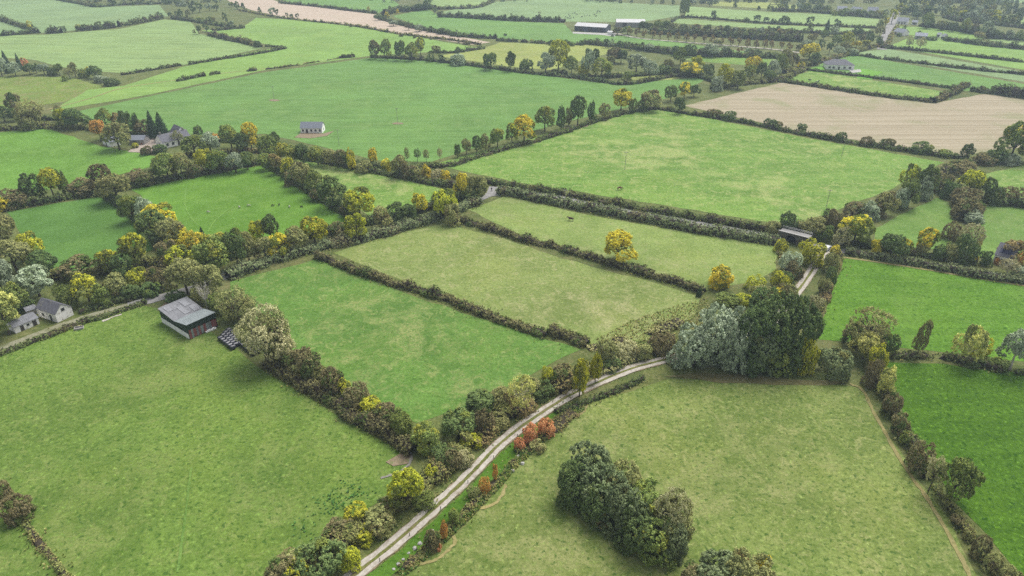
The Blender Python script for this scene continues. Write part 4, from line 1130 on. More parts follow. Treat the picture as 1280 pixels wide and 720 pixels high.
hedge('hedge between sheep field and green wedge', [(330, 204), (370, 228), (410, 254), (445, 274)], 3.6, 2.6, 'dark', .3)
hedge('thick hedge above the sheep field', [(160, 236), (220, 224), (280, 214), (330, 204)], 3.0, 2.4, 'dark', .3)
hedge('dark hedge above the dull field', [(-40, 268), (10, 262), (60, 253), (130, 242)], 3.4, 2.8, 'dark', .3)
hedge('tree filled hedge left of the sheep field', [(130, 244), (165, 268), (195, 300), (215, 330)], 3.4, 2.6, 'dark', .3)
hedge('overgrown hedge below the dull field', [(60, 350), (110, 345), (160, 336), (220, 330)], 3.4, 2.6, 'mixed', .3)
hedge('old hedge left of the farmhouse', [(-60, 166), (0, 163), (50, 160), (100, 161), (125, 164)], 4.5, 2.2, 'mixed', .25)
hedge('low hedge behind the old farmhouse hedge', [(40, 152), (75, 150), (120, 154)], 2.0, 1.8, 'dark', .2)
hedge('hedge behind the farmhouse conifers', [(125, 166), (160, 168), (215, 170), (260, 176), (330, 180)], 2.5, 1.8, 'dark', .3)
hedge('hedge below the farmhouse garden', [(232, 196), (260, 194), (300, 190), (340, 192)], 2.5, 2.0, 'mixed', .3)
hedge('brown hedge between barn field and green paddock', [(335, 456), (370, 478), (410, 500), (450, 526), (490, 548), (520, 566)], 3.6, 2.4, 'brown', .3)
hedge('thick hedge above the lower track', [(345, 740), (400, 702), (450, 668), (500, 634), (545, 596), (580, 562)], 5.0, 2.4, 'mixed', .3)
hedge('thick hedge above the middle track', [(580, 560), (610, 538), (650, 508), (690, 488), (720, 474)], 5.5, 2.6, 'mixed', .35)
hedge('bramble hedge above the track bend', [(715, 474), (750, 460), (790, 446), (835, 434)], 5.0, 1.4, 'pale', .45)
hedge('scrubby bank across the field corner', [(735, 437), (780, 426), (830, 412), (850, 404)], 4.0, .9, 'pale', .5, .75)
hedge('low dark hedge below the track at the bend', [(694, 516), (720, 508), (760, 493), (806, 474)], 1.4, 1.0, 'dark', .2)
hedge('low weedy bank below the bright verge', [(498, 714), (534, 686), (572, 650), (608, 614), (644, 577)], 1.4, .7, 'mixed', .4, .3)
hedge('weedy bank from the red bushes to the bend', [(645, 566), (680, 545), (715, 516)], 2.6, .8, 'mixed', .4, .2)
hedge('ditch hedge beside the deep green field, upper half', [(1085, 455), (1100, 485), (1120, 522), (1142, 560), (1165, 600)], 2.6, 1.7, 'brown', .35)
hedge('thin ditch hedge beside the deep green field, lower half', [(1165, 602), (1190, 640), (1215, 676), (1240, 710), (1265, 745)], 1.8, 1.1, 'mixed', .5, .35)
hedge('hedge under the pale barked trees', [(1090, 444), (1120, 446), (1165, 446), (1200, 452), (1240, 462), (1300, 470)], 2.0, 1.4, 'dark', .4, .1)
hedge('clipped hedge along the road by the striped field', [(1056, 317), (1100, 324), (1160, 334), (1220, 345), (1300, 358), (1400, 374)], 3.2, 2.2, 'clip', .12)
hedge('hedge on the house side of the road', [(1050, 304), (1100, 312), (1160, 322), (1220, 332)], 2.4, 2.2, 'dark', .3)
hedge('hedge beside the upper stony track', [(1049, 322), (1040, 345), (1029, 378), (1018, 405)], 2.2, 1.9, 'mixed', .3)
hedge('rough growth left of the upper stony track', [(980, 318), (984, 345), (968, 368), (945, 390)], 3.4, 2.4, 'mixed', .3)
hedge('hawthorn hedge right of the large meadow', [(985, 290), (1030, 284), (1075, 270), (1120, 248), (1165, 226), (1200, 210), (1240, 198)], 4.0, 2.6, 'brown', .3)
hedge('dark hedge between the old paddocks', [(1190, 240), (1205, 258), (1206, 278)], 4.0, 2.6, 'brown', .3)
hedge('hedge above the solar roofed house paddock', [(1215, 252), (1250, 256), (1300, 262)], 3.4, 2.4, 'dark', .3)
hedge('thin ditch growth at the lower left', [(-20, 606), (15, 634), (35, 660), (60, 692), (95, 740)], 1.3, .7, 'mixed', .4, .1)
0 and hedge('hedge in front of the dark copse', [(840, 470), (880, 468), (940, 472), (1000, 474), (1050, 478)], 2.2, 1.0, 'dark', .35)
# far hedges
hedge('dark hedge along the top of the wide field', [(463, 72), (520, 75), (560, 79), (600, 84), (660, 92), (720, 98), (772, 106)], 2.6, 2.2, 'dark', .3, group='far hedges')
hedge('curving dark hedge closing the wide field', [(772, 106), (795, 105), (830, 98), (850, 96), (890, 98)], 2.4, 2.2, 'dark', .3, group='far hedges')
hedge('hedge from the wide field to the stubble', [(890, 112), (930, 106), (975, 101), (1005, 88)], 4.0, 2.6, 'mixed', .3, group='far hedges')
hedge('dark clipped hedge on top of the stubble', [(966, 101), (1010, 107), (1060, 115), (1110, 122), (1165, 128)], 3.2, 2.2, 'dark', .15, group='far hedges')
hedge('bushy corner hedge of the cow paddock', [(1165, 128), (1182, 122), (1196, 114), (1208, 108)], 4.0, 3.0, 'brown', .3, group='far hedges')
hedge('clipped hedge between bungalow and cow paddock', [(996, 86.5), (1040, 91.5), (1090, 97.5), (1140, 104), (1192, 111)], 2.6, 1.5, 'dark', .15, group='far hedges')
hedge('dark tree hedge right of the cow paddock', [(1212, 114), (1240, 117), (1280, 123), (1340, 132)], 4.5, 4.5, 'dark', .4, group='far hedges')
hedge('hedge above the bungalow, road end', [(1052, 68), (1075, 70), (1100, 74)], 2.6, 2.0, 'dark', .15, group='far hedges')
hedge('long hedge above the bungalow paddock', [(1105, 74), (1160, 81), (1220, 88), (1300, 96), (1400, 110)], 2.6, 2.0, 'dark', .25, group='far hedges')
hedge('hedge under the two bare trees', [(1100, 60), (1140, 63), (1180, 67), (1240, 74), (1320, 82)], 3.0, 2.4, 'dark', .2, group='far hedges')
hedge('dark hedge below the roadside houses', [(1180, 50), (1220, 56), (1270, 61), (1340, 68)], 5.0, 3.8, 'dark', .3, group='far hedges')
hedge('hedge below the copse by the far road', [(980, 92), (1010, 82), (1050, 72), (1090, 60), (1104, 57)], 4.0, 2.4, 'mixed', .25, group='far hedges')
hedge('hedge on the right of the straight road', [(1108, 58), (1114, 46), (1122, 34)], 3.0, 2.0, 'mixed', .3, group='far hedges')
hedge('long dark line hedge across the long strip, lower part', [(152, 94), (190, 88), (226, 82)], 2.2, 1.8, 'dark', .12, group='far hedges')
hedge('long dark line hedge across the long strip, upper part', [(236, 81), (280, 74), (320, 68), (357, 61)], 2.2, 1.8, 'dark', .12, group='far hedges')
hedge('short hook hedge meeting the dark line hedge', [(357, 61), (345, 59), (332, 58)], 2.0, 1.5, 'dark', .12, group='far hedges')
hedge('bushy hedge above the hook hedge', [(262, 44), (285, 50), (305, 54), (325, 59)], 4.5, 3.6, 'brown', .35, group='far hedges')
hedge('thin hedge spur near the bushy hedge', [(266, 39), (285, 37), (306, 35)], 3.0, 2.4, 'dark', .3, group='far hedges')
hedge('broken hedge piece between wide field and strip, longest', [(222, 102), (240, 98), (256, 95)], 2.8, 2.0, 'dark', .2, group='far hedges')
hedge('broken hedge piece between wide field and strip, short', [(262, 94), (275, 92)], 2.8, 2.2, 'dark', .2, group='far hedges')
hedge('broken hedge stub before the gap in the wide field edge', [(310, 89.5), (321, 88)], 2.4, 2.0, 'dark', .2, group='far hedges')
hedge('broken hedge stub beside the top trees of the wide field', [(424, 73), (444, 71.5)], 2.8, 2.2, 'dark', .2, group='far hedges')
hedge('thin broken hedge on the straight field edge', [(332, 87), (370, 82), (400, 77), (424, 73)], 1.0, .8, 'mixed', .3, .5, group='far hedges')
hedge('left far hedge slanting down', [(-60, 18), (0, 26), (20, 32), (40, 38)], 4.0, 4.0, 'dark', .3, group='far hedges')
hedge('left far hedge lying level', [(-60, 47), (0, 45), (25, 43), (50, 41)], 4.0, 3.5, 'dark', .3, group='far hedges')
hedge('short dark far hedge between two gaps', [(60, 41.5), (78, 41)], 5.0, 4.5, 'dark', .2, group='far hedges')
hedge('far hedge with pale bush', [(96, 39), (120, 37), (145, 34.5)], 4.5, 4.5, 'dark', .3, group='far hedges')
hedge('far hedge rising to a tall tree', [(148, 33.5), (175, 29), (203, 23.5)], 4.5, 4.5, 'dark', .3, group='far hedges')
hedge('far hedge below the skyline trees', [(72, 0), (105, 6), (122, 9), (160, 6), (202, 5)], 3.5, 2.5, 'dark', .2, group='far hedges')
hedge('far hedge from tall tree toward the pink stubble', [(214, 23), (240, 27), (265, 31), (293, 35)], 4.0, 3.0, 'dark', .35, group='far hedges')
hedge('hedge under the pink stubble', [(300, 13), (330, 19), (370, 25), (420, 30), (450, 34), (500, 43), (560, 50), (600, 56)], 2.4, 1.5, 'mixed', .4, .1, group='far hedges')
hedge('hedge over the pink stubble', [(350, 4), (400, 9), (440, 14), (470, 17)], 3.6, 2.6, 'dark', .25, group='far hedges')
hedge('hedge from the pink stubble along the green field', [(470, 22), (500, 31), (540, 40), (580, 46), (620, 48.5)], 4.0, 3.0, 'dark', .35, group='far hedges')
hedge('hedge at the head of the green field', [(480, 20), (495, 15), (520, 13), (545, 11)], 5.0, 5.0, 'dark', .3, group='far hedges')
hedge('far hedge curving up to the top', [(545, 12), (580, 11), (600, 9), (617, 2)], 4.0, 3.0, 'dark', .35, group='far hedges')
hedge('far hedge below the cattle', [(548, 21), (590, 23), (640, 26), (680, 27), (706, 28)], 5.0, 4.5, 'dark', .3, group='far hedges')
hedge('hedge below the cattle shed, left part', [(620, 51), (660, 53), (700, 56), (730, 56)], 3.0, 2.4, 'dark', .4, .2, group='far hedges')
hedge('hedge below the cattle shed, right part', [(730, 55), (790, 61), (850, 69), (910, 71), (990, 74)], 5.0, 4.0, 'dark', .35, group='far hedges')
hedge('straight hedge behind the straw field', [(536, 66), (570, 66), (590, 63), (602, 61)], 3.0, 1.8, 'dark', .3, group='far hedges')
hedge('thin clipped hedge across the far strips', [(840, 28), (852, 22), (890, 24), (960, 29.5), (1040, 33), (1096, 35.5)], 2.6, 2.0, 'dark', .1, group='far hedges')
hedge('tall clipped screen hedge above the avenue', [(812, 42), (860, 44), (910, 47), (960, 50), (1003, 52)], 4.5, 6.0, 'dark', .08, group='far hedges')
hedge('ragged hedge behind the screen hedge', [(820, 40), (870, 40), (930, 44), (1000, 47)], 5.0, 4.5, 'brown', .35, group='far hedges')
hedge('far hedge between the second strips', [(960, 38), (1000, 41), (1050, 43), (1090, 42)], 3.5, 2.6, 'dark', .3, group='far hedges')
hedge('far hedge under the top right woods', [(965, 14), (1010, 15), (1060, 20), (1100, 23)], 5.0, 4.0, 'dark', .3, group='far hedges')
hedge('hedge below the top right woodland', [(1150, 33), (1190, 38), (1215, 42), (1245, 48), (1300, 52)], 5.0, 5.0, 'dark', .3, group='far hedges')
hedge('far right hedge inside the woods', [(1180, 22), (1200, 27), (1240, 31), (1300, 38)], 4.0, 4.0, 'dark', .3, group='far hedges')
hedge('belt hedge inside the copse', [(690, 92), (740, 98), (800, 95), (850, 92), (900, 105)], 3.5, 2.5, 'dark', .3, group='far hedges')

# ------------------------------------------------------------------ rough grass and nettles (nobody could count them)
def tufts(name, label, P, hgt, size, mats, seed, blades=6):
    rng = np.random.default_rng(seed)
    n = len(P)
    cen = np.repeat(P, blades, 0)
    ang = rng.random(n * blades) * 2 * math.pi
    lean = rng.uniform(.1, .55, n * blades)
    h = np.repeat(hgt, blades) * rng.uniform(.6, 1.2, n * blades)
    wd = np.repeat(size, blades) * rng.uniform(.5, 1.0, n * blades)
    ca, sa = np.cos(ang), np.sin(ang)
    top = cen + np.stack([ca * lean * h, sa * lean * h, h], 1)
    side = np.stack([-sa, ca, np.zeros_like(ca)], 1) * wd[:, None]
    V = np.empty((n * blades, 4, 3))
    V[:, 0] = cen - side
    V[:, 1] = cen + side
    V[:, 2] = top + side * .45
    V[:, 3] = top - side * .45
    F = np.arange(n * blades * 4).reshape(-1, 4)
    cl = np.clip(np.repeat(rng.random(n), blades) + rng.normal(0, .1, n * blades), 0, 1)
    me = mesh_np(name, V.reshape(-1, 3), F, mats, np.repeat(rng.integers(0, len(mats), n), blades), {'clump': cl, 'lobe': cl})
    return tag(link(name, me), label, 'grass', kind='stuff')


m_rg1 = leaf_mat('rough_grass_green', (112, 130, 62), (146, 158, 88), None, k=1.2, trans=.3)
m_rg2 = leaf_mat('rough_grass_dry', (156, 154, 100), (184, 180, 128), None, k=1.25, trans=.3)
m_net = leaf_mat('nettle_leaf', (96, 132, 76), (118, 154, 92), None, k=1.25, trans=.3)
pp = []
for pts, wd, hg in HEDGE_LINES:
    for a, b in zip(pts, pts[1:]):
        if a.y > 330:
            continue
        L = (b - a).length
        dd = (b - a).normalized()
        nn = Vector((-dd.y, dd.x, 0))
        for _ in range(int(L * 2.6)):
            q = a.lerp(b, random.random()) + nn * random.choice((-1, 1)) * (wd / 2 + random.expovariate(1.6))
            pp.append((q.x, q.y, .03))
pp = np.array(pp)
tufts('rough_grass', 'rough uncut grass growing along the hedge bottoms', pp, RNG.uniform(.25, .65, len(pp)), RNG.uniform(.08, .2, len(pp)), [m_rg1, m_rg1, m_rg2], 5)


def in_poly(px, n):
    P = [G(*p) for p in px]
    tris = tessellate_polygon([P])
    ar = [abs((P[b] - P[a]).cross(P[c] - P[a]).z) for a, b, c in tris]
    out = []
    for _ in range(n):
        a, b, c = random.choices(tris, ar)[0]
        u, v = random.random(), random.random()
        if u + v > 1:
            u, v = 1 - u, 1 - v
        q = P[a] + (P[b] - P[a]) * u + (P[c] - P[a]) * v
        out.append((q.x, q.y, .03))
    return out


sc = np.array(in_poly([(745, 425), (790, 400), (840, 384), (885, 372), (890, 400), (850, 428), (800, 440)], 1500))
tufts('rough_grass', 'tall tawny grass in the scrubby paddock corner', sc, RNG.uniform(.15, .5, len(sc)), RNG.uniform(.1, .22, len(sc)), [m_rg1, m_rg2, m_rg2], 6)
nt_pts = np.array(in_poly([(402, 626), (425, 618), (450, 612), (455, 622), (430, 634), (404, 640)], 150) + in_poly([(376, 655), (384, 650), (384, 664), (377, 664)], 30) + in_poly([(430, 606), (440, 602), (446, 608)], 24))
nt_pts[:, :2] += RNG.normal(0, 1.3, (len(nt_pts), 2))
tufts('nettle_patch', 'blue-green nettle beds in the lower corner of the barn field', nt_pts, RNG.uniform(.15, .4, len(nt_pts)), RNG.uniform(.12, .26, len(nt_pts)), [m_net], 7)
vg = np.array(in_poly([(505, 722), (545, 690), (585, 652), (622, 614), (650, 582), (695, 538), (732, 512), (730, 504), (690, 524), (648, 568), (608, 610), (570, 648), (530, 684), (495, 716)], 2200))
tufts('rough_grass', 'long green grass along the pasture side of the track', vg, RNG.uniform(.25, .6, len(vg)), RNG.uniform(.08, .2, len(vg)), [m_rg1, m_rg1, m_rg2, m_net], 8)
tg = []
for a, b in zip(TR, TR[1:]):
    dd = (b - a).normalized()
    nn = Vector((-dd.y, dd.x, 0))
    for _ in range(int((b - a).length * 5)):
        o_ = random.choice((random.gauss(0, .16), random.choice((-1, 1)) * (1.45 + random.expovariate(2.2)), random.choice((-1, 1)) * (1.5 + random.expovariate(1.2))))
        q = a.lerp(b, random.random()) + nn * o_
        tg.append((q.x, q.y, .05))
tg = np.array(tg)
tufts('rough_grass', 'ragged grass spilling over the edges and crown of the stony track', tg, RNG.uniform(.08, .32, len(tg)), RNG.uniform(.06, .16, len(tg)), [m_rg1, m_rg1, m_rg2], 11, 5)

# ------------------------------------------------------------------ buildings
m_white = noisy_mat('whitewash', (222, 221, 219), (238, 237, 236), 1.2, .9, .15, 0, 1.05, (182, 178, 170), .7, (.60, .78))
m_peel = noisy_mat('peeling_whitewash', (214, 212, 208), (234, 232, 228), 1.6, .9, .15, .02, 1.0, (160, 154, 144), 1.1, (.56, .70))
m_block = noisy_mat('block_wall', (176, 172, 168), (196, 192, 188), 1.6, .9, .15, 0, .6, (150, 146, 140), .9, (.55, .7))
m_slate = noisy_mat('slate', (112, 112, 122), (136, 136, 146), 1.8, .8, .25, 0, .55, (150, 148, 138), .6, (.58, .7))
m_slate2 = noisy_mat('blue_slate', (136, 142, 156), (158, 164, 176), 1.5, .75, .3, 0, .58)
m_glass = noisy_mat('window_glass', (40, 44, 50), (56, 60, 66), .8, .15, .5, 0, .5)
m_dark = noisy_mat('opening_shade', (30, 28, 28), (42, 40, 38), 1, .95, .1, 0, .5)  # near-black colour standing for the shade inside openings
m_wood = noisy_mat('painted_wood', (90, 84, 80), (110, 104, 98), 2, .8, .2, 0, .5)
m_gcl = noisy_mat('green_cladding', (44, 62, 54), (56, 74, 64), 2, .6, .3, 0, .62)
m_dkg = noisy_mat('grey_cladding', (84, 90, 106), (104, 110, 124), 2, .6, .3, 0, .6)
m_brick = noisy_mat('chimney_render', (160, 152, 144), (186, 178, 170), 3, .9, .1, 0, .6)
m_barge = noisy_mat('white_trim', (206, 206, 206), (222, 222, 222), 3, .6, .3, 0, .62)


def corrugated(name, c1, c2, c3, pitch=6.0):
    t = NT(name)
    tc = t.n('ShaderNodeTexCoord')
    wv = t.n('ShaderNodeTexWave')
    wv.bands_direction = 'X'
    wv.inputs['Scale'].default_value = pitch
    t.l(tc.outputs['Object'], wv.inputs['Vector'])
    n = t.noise(tc.outputs['Object'], .7, 5, .7, .4)
    n2 = t.noise(tc.outputs['Object'], 3.5, 4, .7)
    col = t.mix(t.ramp(n, .38, .62), lin(c1, .6), lin(c2, .6))
    col = t.mix(t.ramp(n2, .5, .72), col, lin(c3, .6))
    return t.diffuse(col, .6, .35, wv.outputs['Fac'], .03)


m_tin = corrugated('weathered_tin', (132, 134, 140), (152, 154, 160), (122, 118, 116))
m_tin2 = corrugated('galvanised_tin', (146, 156, 158), (160, 170, 172), (136, 146, 148))
m_rust = corrugated('rust_red_sheet', (150, 84, 84), (168, 104, 102), (128, 72, 66))


def house(name, label, p0, p1, depth, eave, ridge, wall, roofm, axis='x', hip=False, chim=(), wins=(), doors=(), gwins=(), over=.25, cat='house', group=None, rise=0.0):
    """p0,p1: pixels of the front wall's foot; local x along the front, y away from it"""
    a, b = G(*p0), G(*p1)
    d = b - a
    W = d.length
    root = empty(name, a, math.atan2(d.y, d.x))
    tag(root, label, cat, group)
    D = depth
    mb = MB()
    if hip:
        mb.box(0, W, 0, D, -.1, eave)
    elif axis == 'x':
        mb.prism([(0, -.1), (D, -.1), (D, eave), (D / 2, ridge - .06), (0, eave)], 'x', 0, W)
    else:
        mb.prism([(0, -.1), (W, -.1), (W, eave), (W / 2, ridge - .06), (0, eave)], 'y', 0, D)
    mb.build('wall', wall, root)
    rb = MB()
    th = .14
    if hip:
        o_ = over
        k = min(W, D) / 2
        if W >= D:
            r0, r1 = (k, D / 2), (W - k, D / 2)
        else:
            r0, r1 = (W / 2, k), (W / 2, D - k)
        vs = [(-o_, -o_, eave), (W + o_, -o_, eave), (W + o_, D + o_, eave), (-o_, D + o_, eave), (r0[0], r0[1], ridge), (r1[0], r1[1], ridge)]
        fs = [(0, 1, 5, 4), (1, 2, 5), (2, 3, 4, 5), (3, 0, 4), (3, 2, 1, 0)] if W >= D else [(0, 1, 4), (1, 2, 5, 4), (2, 3, 5), (3, 0, 4, 5), (3, 2, 1, 0)]
        rb.faces(vs, fs)
    else:
        span = D if axis == 'x' else W
        lenx = W if axis == 'x' else D
        sl_ = (ridge - eave) / (span / 2)
        e = over
        prof = [(-e, eave - sl_ * e + .02), (span / 2, ridge + .02), (span + e, eave - sl_ * e + .02), (span + e, eave - sl_ * e + th), (span / 2, ridge + th + .02), (-e, eave - sl_ * e + th)]
        rb.prism(prof, axis, -.2, lenx + .2)
    roof = rb.build('roof', roofm, root)
    for c in chim:
        cx, cyy = (c * W, D / 2) if axis == 'x' else (W / 2, c * D)
        cb = MB()
        cb.box(cx - .35, cx + .35, cyy - .3, cyy + .3, ridge - .5, ridge + 1.0)
        cb.box(cx - .42, cx + .42, cyy - .37, cyy + .37, ridge + 1.003, ridge + 1.12)
        cb.tube([(cx, cyy, ridge + 1.123), (cx, cyy, ridge + 1.45)], [.13, .11], 8)
        cb.build('chimney', m_brick, roof)
    for (fx, z0, ww, hh) in wins:
        fb = MB()
        x = fx * W
        fb.box(x - ww / 2 - .08, x + ww / 2 + .08, -.05, -.003, z0 - .1, z0)
        fb.box(x - ww / 2 - .08, x - ww / 2, -.05, -.003, z0, z0 + hh)
        fb.box(x + ww / 2, x + ww / 2 + .08, -.05, -.003, z0, z0 + hh)
        fb.box(x - ww / 2 - .08, x + ww / 2 + .08, -.05, -.003, z0 + hh, z0 + hh + .08)
        fo = fb.build('window', m_barge, root)
        MB().box(x - ww / 2, x + ww / 2, -.03, -.004, z0, z0 + hh).build('pane', m_glass, fo)
    for (fx, ww, hh) in doors:
        x = fx * W
        do = MB().box(x - ww / 2, x + ww / 2, -.05, -.003, .02, hh).build('door', m_wood, root)
        MB().box(x + ww / 2 - .16, x + ww / 2 - .08, -.09, -.053, 1.0, 1.08).build('handle', m_barge, do)
    for (side, fy, z0, ww, hh) in gwins:
        y = fy * D
        x0, x1 = (W + .003, W + .05) if side > 0 else (-.05, -.003)
        fo = MB().box(x0, x1, y - ww / 2 - .08, y + ww / 2 + .08, z0 - .1, z0).build('window', m_barge, root)
        MB().box(x0, x1, y - ww / 2, y + ww / 2, z0 + .003, z0 + hh).build('pane', m_glass, fo)
    return root


# tin barn
def barn():
    a, b, c = G(203, 402.5), G(238, 424.5), G(273, 408.5)
    ax = (b - a)
    Lw = ax.length
    ang = math.atan2(ax.y, ax.x)
    Dp = 8.15
    root = empty('barn', a, ang)     # local x along the long white-footed wall, y away from it
    tag(root, 'old tin barn of dark green sheeting with patched grey roof and red sheets', 'barn')
    hA, hV, hE = 4.3, 3.3, 4.5
    xv = Lw * .55
    prof = [(0, hA), (xv, hV), (Lw, hE)]
    up = MB()
    # upper cladding above the block footing, on all four sides, as thin panels
    z0 = 1.55
    up.faces([(0, 0, z0), (Lw, 0, z0), (Lw, 0, hE), (xv, 0, hV), (0, 0, hA), (0, .08, z0), (Lw, .08, z0), (Lw, .08, hE), (xv, .08, hV), (0, .08, hA)],
             [(0, 1, 2, 3, 4), (9, 8, 7, 6, 5), (0, 5, 6, 1), (1, 6, 7, 2), (2, 7, 8, 3), (3, 8, 9, 4), (4, 9, 5, 0)])
    up.faces([(0, Dp, 0), (Lw, Dp, 0), (Lw, Dp, hE), (xv, Dp, hV), (0, Dp, hA), (0, Dp - .08, 0), (Lw, Dp - .08, 0), (Lw, Dp - .08, hE), (xv, Dp - .08, hV), (0, Dp - .08, hA)],
             [(0, 1, 2, 3, 4), (9, 8, 7, 6, 5), (0, 5, 6, 1), (1, 6, 7, 2), (2, 7, 8, 3), (3, 8, 9, 4), (4, 9, 5, 0)])
    up.box(Lw - .08, Lw - .001, .083, Dp - .083, 2.9, hE - .02)
    up.box(.001, .08, .083, Dp - .083, 0, hA - .02)
    up.build('wall', m_gcl, root)
    ft = MB()
    for k in range(4):
        ft.box(.1 + k * (Lw - .2) / 4, .1 + (k + 1) * (Lw - .2) / 4 - .15, -.10, .06, -.1, 1.5 + .04 * (k % 2))
    ft.build('footing', m_white, root)
    pm = MB()
    for k in range(5):
        pm.box(k * (Lw - .14) / 4, k * (Lw - .14) / 4 + .14, -.04, .10, -.1, 1.56)
    for k in range(4):
        yy = .1 + k * (Dp - .35) / 3
        pm.box(Lw - .2, Lw - .09, yy, yy + .14, -.1, 2.9)
    pm.build('post', m_wood, root)
    # mixed sheets closing the open end
    x = .12
    rnd = random.Random(4)
    kinds = [m_rust, m_tin2, m_rust, m_tin, m_rust, m_tin2, m_rust, m_tin2, m_tin, m_rust, m_rust, m_rust, m_rust, m_rust]
    i = 0
    while x < Dp - .5 and i < len(kinds):
        ww = rnd.uniform(.55, .85)
        MB().box(Lw - .07 + .012 * (i % 2), Lw - .045 + .012 * (i % 2), x, x + ww - .02, rnd.uniform(0, .35) if i < 9 else rnd.uniform(.5, .9), 2.86 - rnd.uniform(0, .25)).build('sheet', kinds[i], root)
        x += ww
        i += 1
    MB().box(Lw - .30, Lw - .22, .3, Dp - .3, 0, 2.8).build('interior_shade_panel', m_dark, root)  # dark panel added to stand for the barn's shaded interior
    sh = MB()
    for q in range(7):
        yy = 4.4 + q * .42
        sh.box(Lw + .05, Lw + .55, yy, yy + .38, 0, .42 + .12 * (q % 3))
    sh.build('feed_bag', m_white, root, .06)
    r1 = MB()
    o_ = .2
    r1.faces([(-o_, -o_, hA + .10 + o_ * .17), (xv, -o_, hV + .05), (xv, Dp + o_, hV + .05), (-o_, Dp + o_, hA + .10 + o_ * .17)], [(0, 1, 2, 3)])
    g = r1.build('roof', m_tin, root)
    s_ = g.modifiers.new('thick', 'SOLIDIFY'); s_.thickness = .07; s_.offset = 1
    r2 = MB()
    r2.faces([(xv + .02, -o_, hV + .03), (Lw + .25, -o_, hE + .10), (Lw + .25, Dp + o_, hE + .10), (xv + .02, Dp + o_, hV + .03)], [(0, 1, 2, 3)])
    g2 = r2.build('roof', m_tin2, root)
    s_ = g2.modifiers.new('thick', 'SOLIDIFY'); s_.thickness = .07; s_.offset = 1
    pt = MB()
    for (u0, u1, v0, v1) in ((.08, .42, .1, .3), (.35, .9, .42, .6), (.1, .5, .66, .88), (.55, .95, .74, .95)):
        x0, x1 = u0 * xv, u1 * xv
        zz = lambda xx: hA + .10 + (hV + .05 - hA - .10) * xx / xv + .085
        pt.faces([(x0, v0 * Dp, zz(x0)), (x1, v0 * Dp, zz(x1)), (x1, v1 * Dp, zz(x1)), (x0, v1 * Dp, zz(x0))], [(0, 1, 2, 3)])
    g3 = pt.build('patch', corrugated('patch_tin', (152, 154, 160), (164, 166, 172), (138, 138, 142)), g)
    s_ = g3.modifiers.new('thick', 'SOLIDIFY'); s_.thickness = .02; s_.offset = 1
    return root


barn()
house('cottage', 'derelict whitewashed gable cottage with old slate roof by the lane', (72.5, 403.5), (92.5, 393.5), 8.2, 2.7, 4.7, m_peel, m_slate, 'y', wins=((.5, 2.6, .9, .9),), gwins=((-1, .3, .1, .8, 1.8), (-1, .7, .8, .8, .9)), over=.15, cat='cottage')
house('outhouse', 'long low whitewashed outhouse with grey tin roof', (20, 417), (50, 404.5), 4.6, 1.9, 2.8, m_peel, m_tin, 'x', doors=((.3, .9, 1.6), (.82, 1.0, 1.6)), wins=((.55, .8, .6, .6),), over=.2, cat='outhouse')
house('outhouse', 'small roofless stone annex behind the low outhouse', (36, 396), (48, 392), 3.0, 1.7, 2.1, m_block, m_tin, 'x', over=.1, cat='outhouse')
house('farmhouse', 'white farmhouse with slate roof half hidden by garden trees', (205, 186), (240, 178), 8, 3.0, 5.8, m_white, m_slate, 'x', chim=(.1, .9), wins=((.15, 1, 1.1, 1.2), (.35, 1, 1.1, 1.2), (.75, 1, 1.1, 1.2)), doors=((.55, 1, 2.1),), gwins=((-1, .5, 1, 1.1, 1.2),))
house('farmhouse', 'second white gable of the farmhouse facing the yard', (222, 176), (236, 173), 7, 3.4, 6.4, m_white, m_slate, 'y', wins=((.5, 1, 1.1, 1.2), (.5, 3.6, .9, .9)))
house('shed', 'small white farm shed beside the orange maple', (129, 180), (138, 184), 5, 2.4, 3.6, m_white, m_slate2, 'y', doors=((.5, 1.2, 2),), cat='shed')
house('shed', 'farmyard shed with blue-grey roof behind the round olive tree', (162, 181), (181, 181), 5.5, 2.4, 3.9, m_block, m_slate2, 'x', doors=((.4, 1.6, 2.1),), cat='shed')
house('cottage', 'plain pale cottage with slate roof alone in the wide field', (376, 166.5), (403, 166.5), 6.2, 2.6, 5.0, m_white, m_slate2, 'x', wins=((.12, .9, .9, 1.1), (.5, .9, .9, 1.1), (.7, .9, .9, 1.1), (.9, .9, .9, 1.1)), doors=((.3, 1.1, 2.1),), gwins=((1, .5, .9, .8, 1.1),), over=.15, cat='cottage')
house('bungalow', 'white bungalow with grey hipped roof in its green paddock', (1033, 86.6), (1067, 87.6), 11, 3.2, 6.4, m_white, m_slate, hip=True, wins=((.1, .8, 1.4, 1.3), (.25, .8, 1.4, 1.3), (.65, .8, 1.4, 1.3), (.85, .8, 1.6, 1.3)), doors=((.45, 1.2, 2.1),), over=.4, cat='bungalow')
house('cattle_shed', 'long cattle shed with pale roof and blue-grey walls', (718, 38.5), (757, 41), 17, 4.6, 6.6, m_dkg, m_barge, 'x', doors=((.2, 4, 4), (.5, 4, 4), (.8, 4, 4)), over=.4, cat='farm shed')
house('cattle_shed', 'pale roofed farm shed behind the driveway trees', (770, 34), (806, 34.5), 17, 4.6, 6.6, m_block, m_barge, 'x', doors=((.3, 4, 4),), over=.4, cat='farm shed')
house('lean_to', 'low white lean-to joined to the end of the long cattle shed', (759, 43), (765, 43.5), 6, 2.2, 2.9, m_white, m_barge, 'x', cat='lean-to')
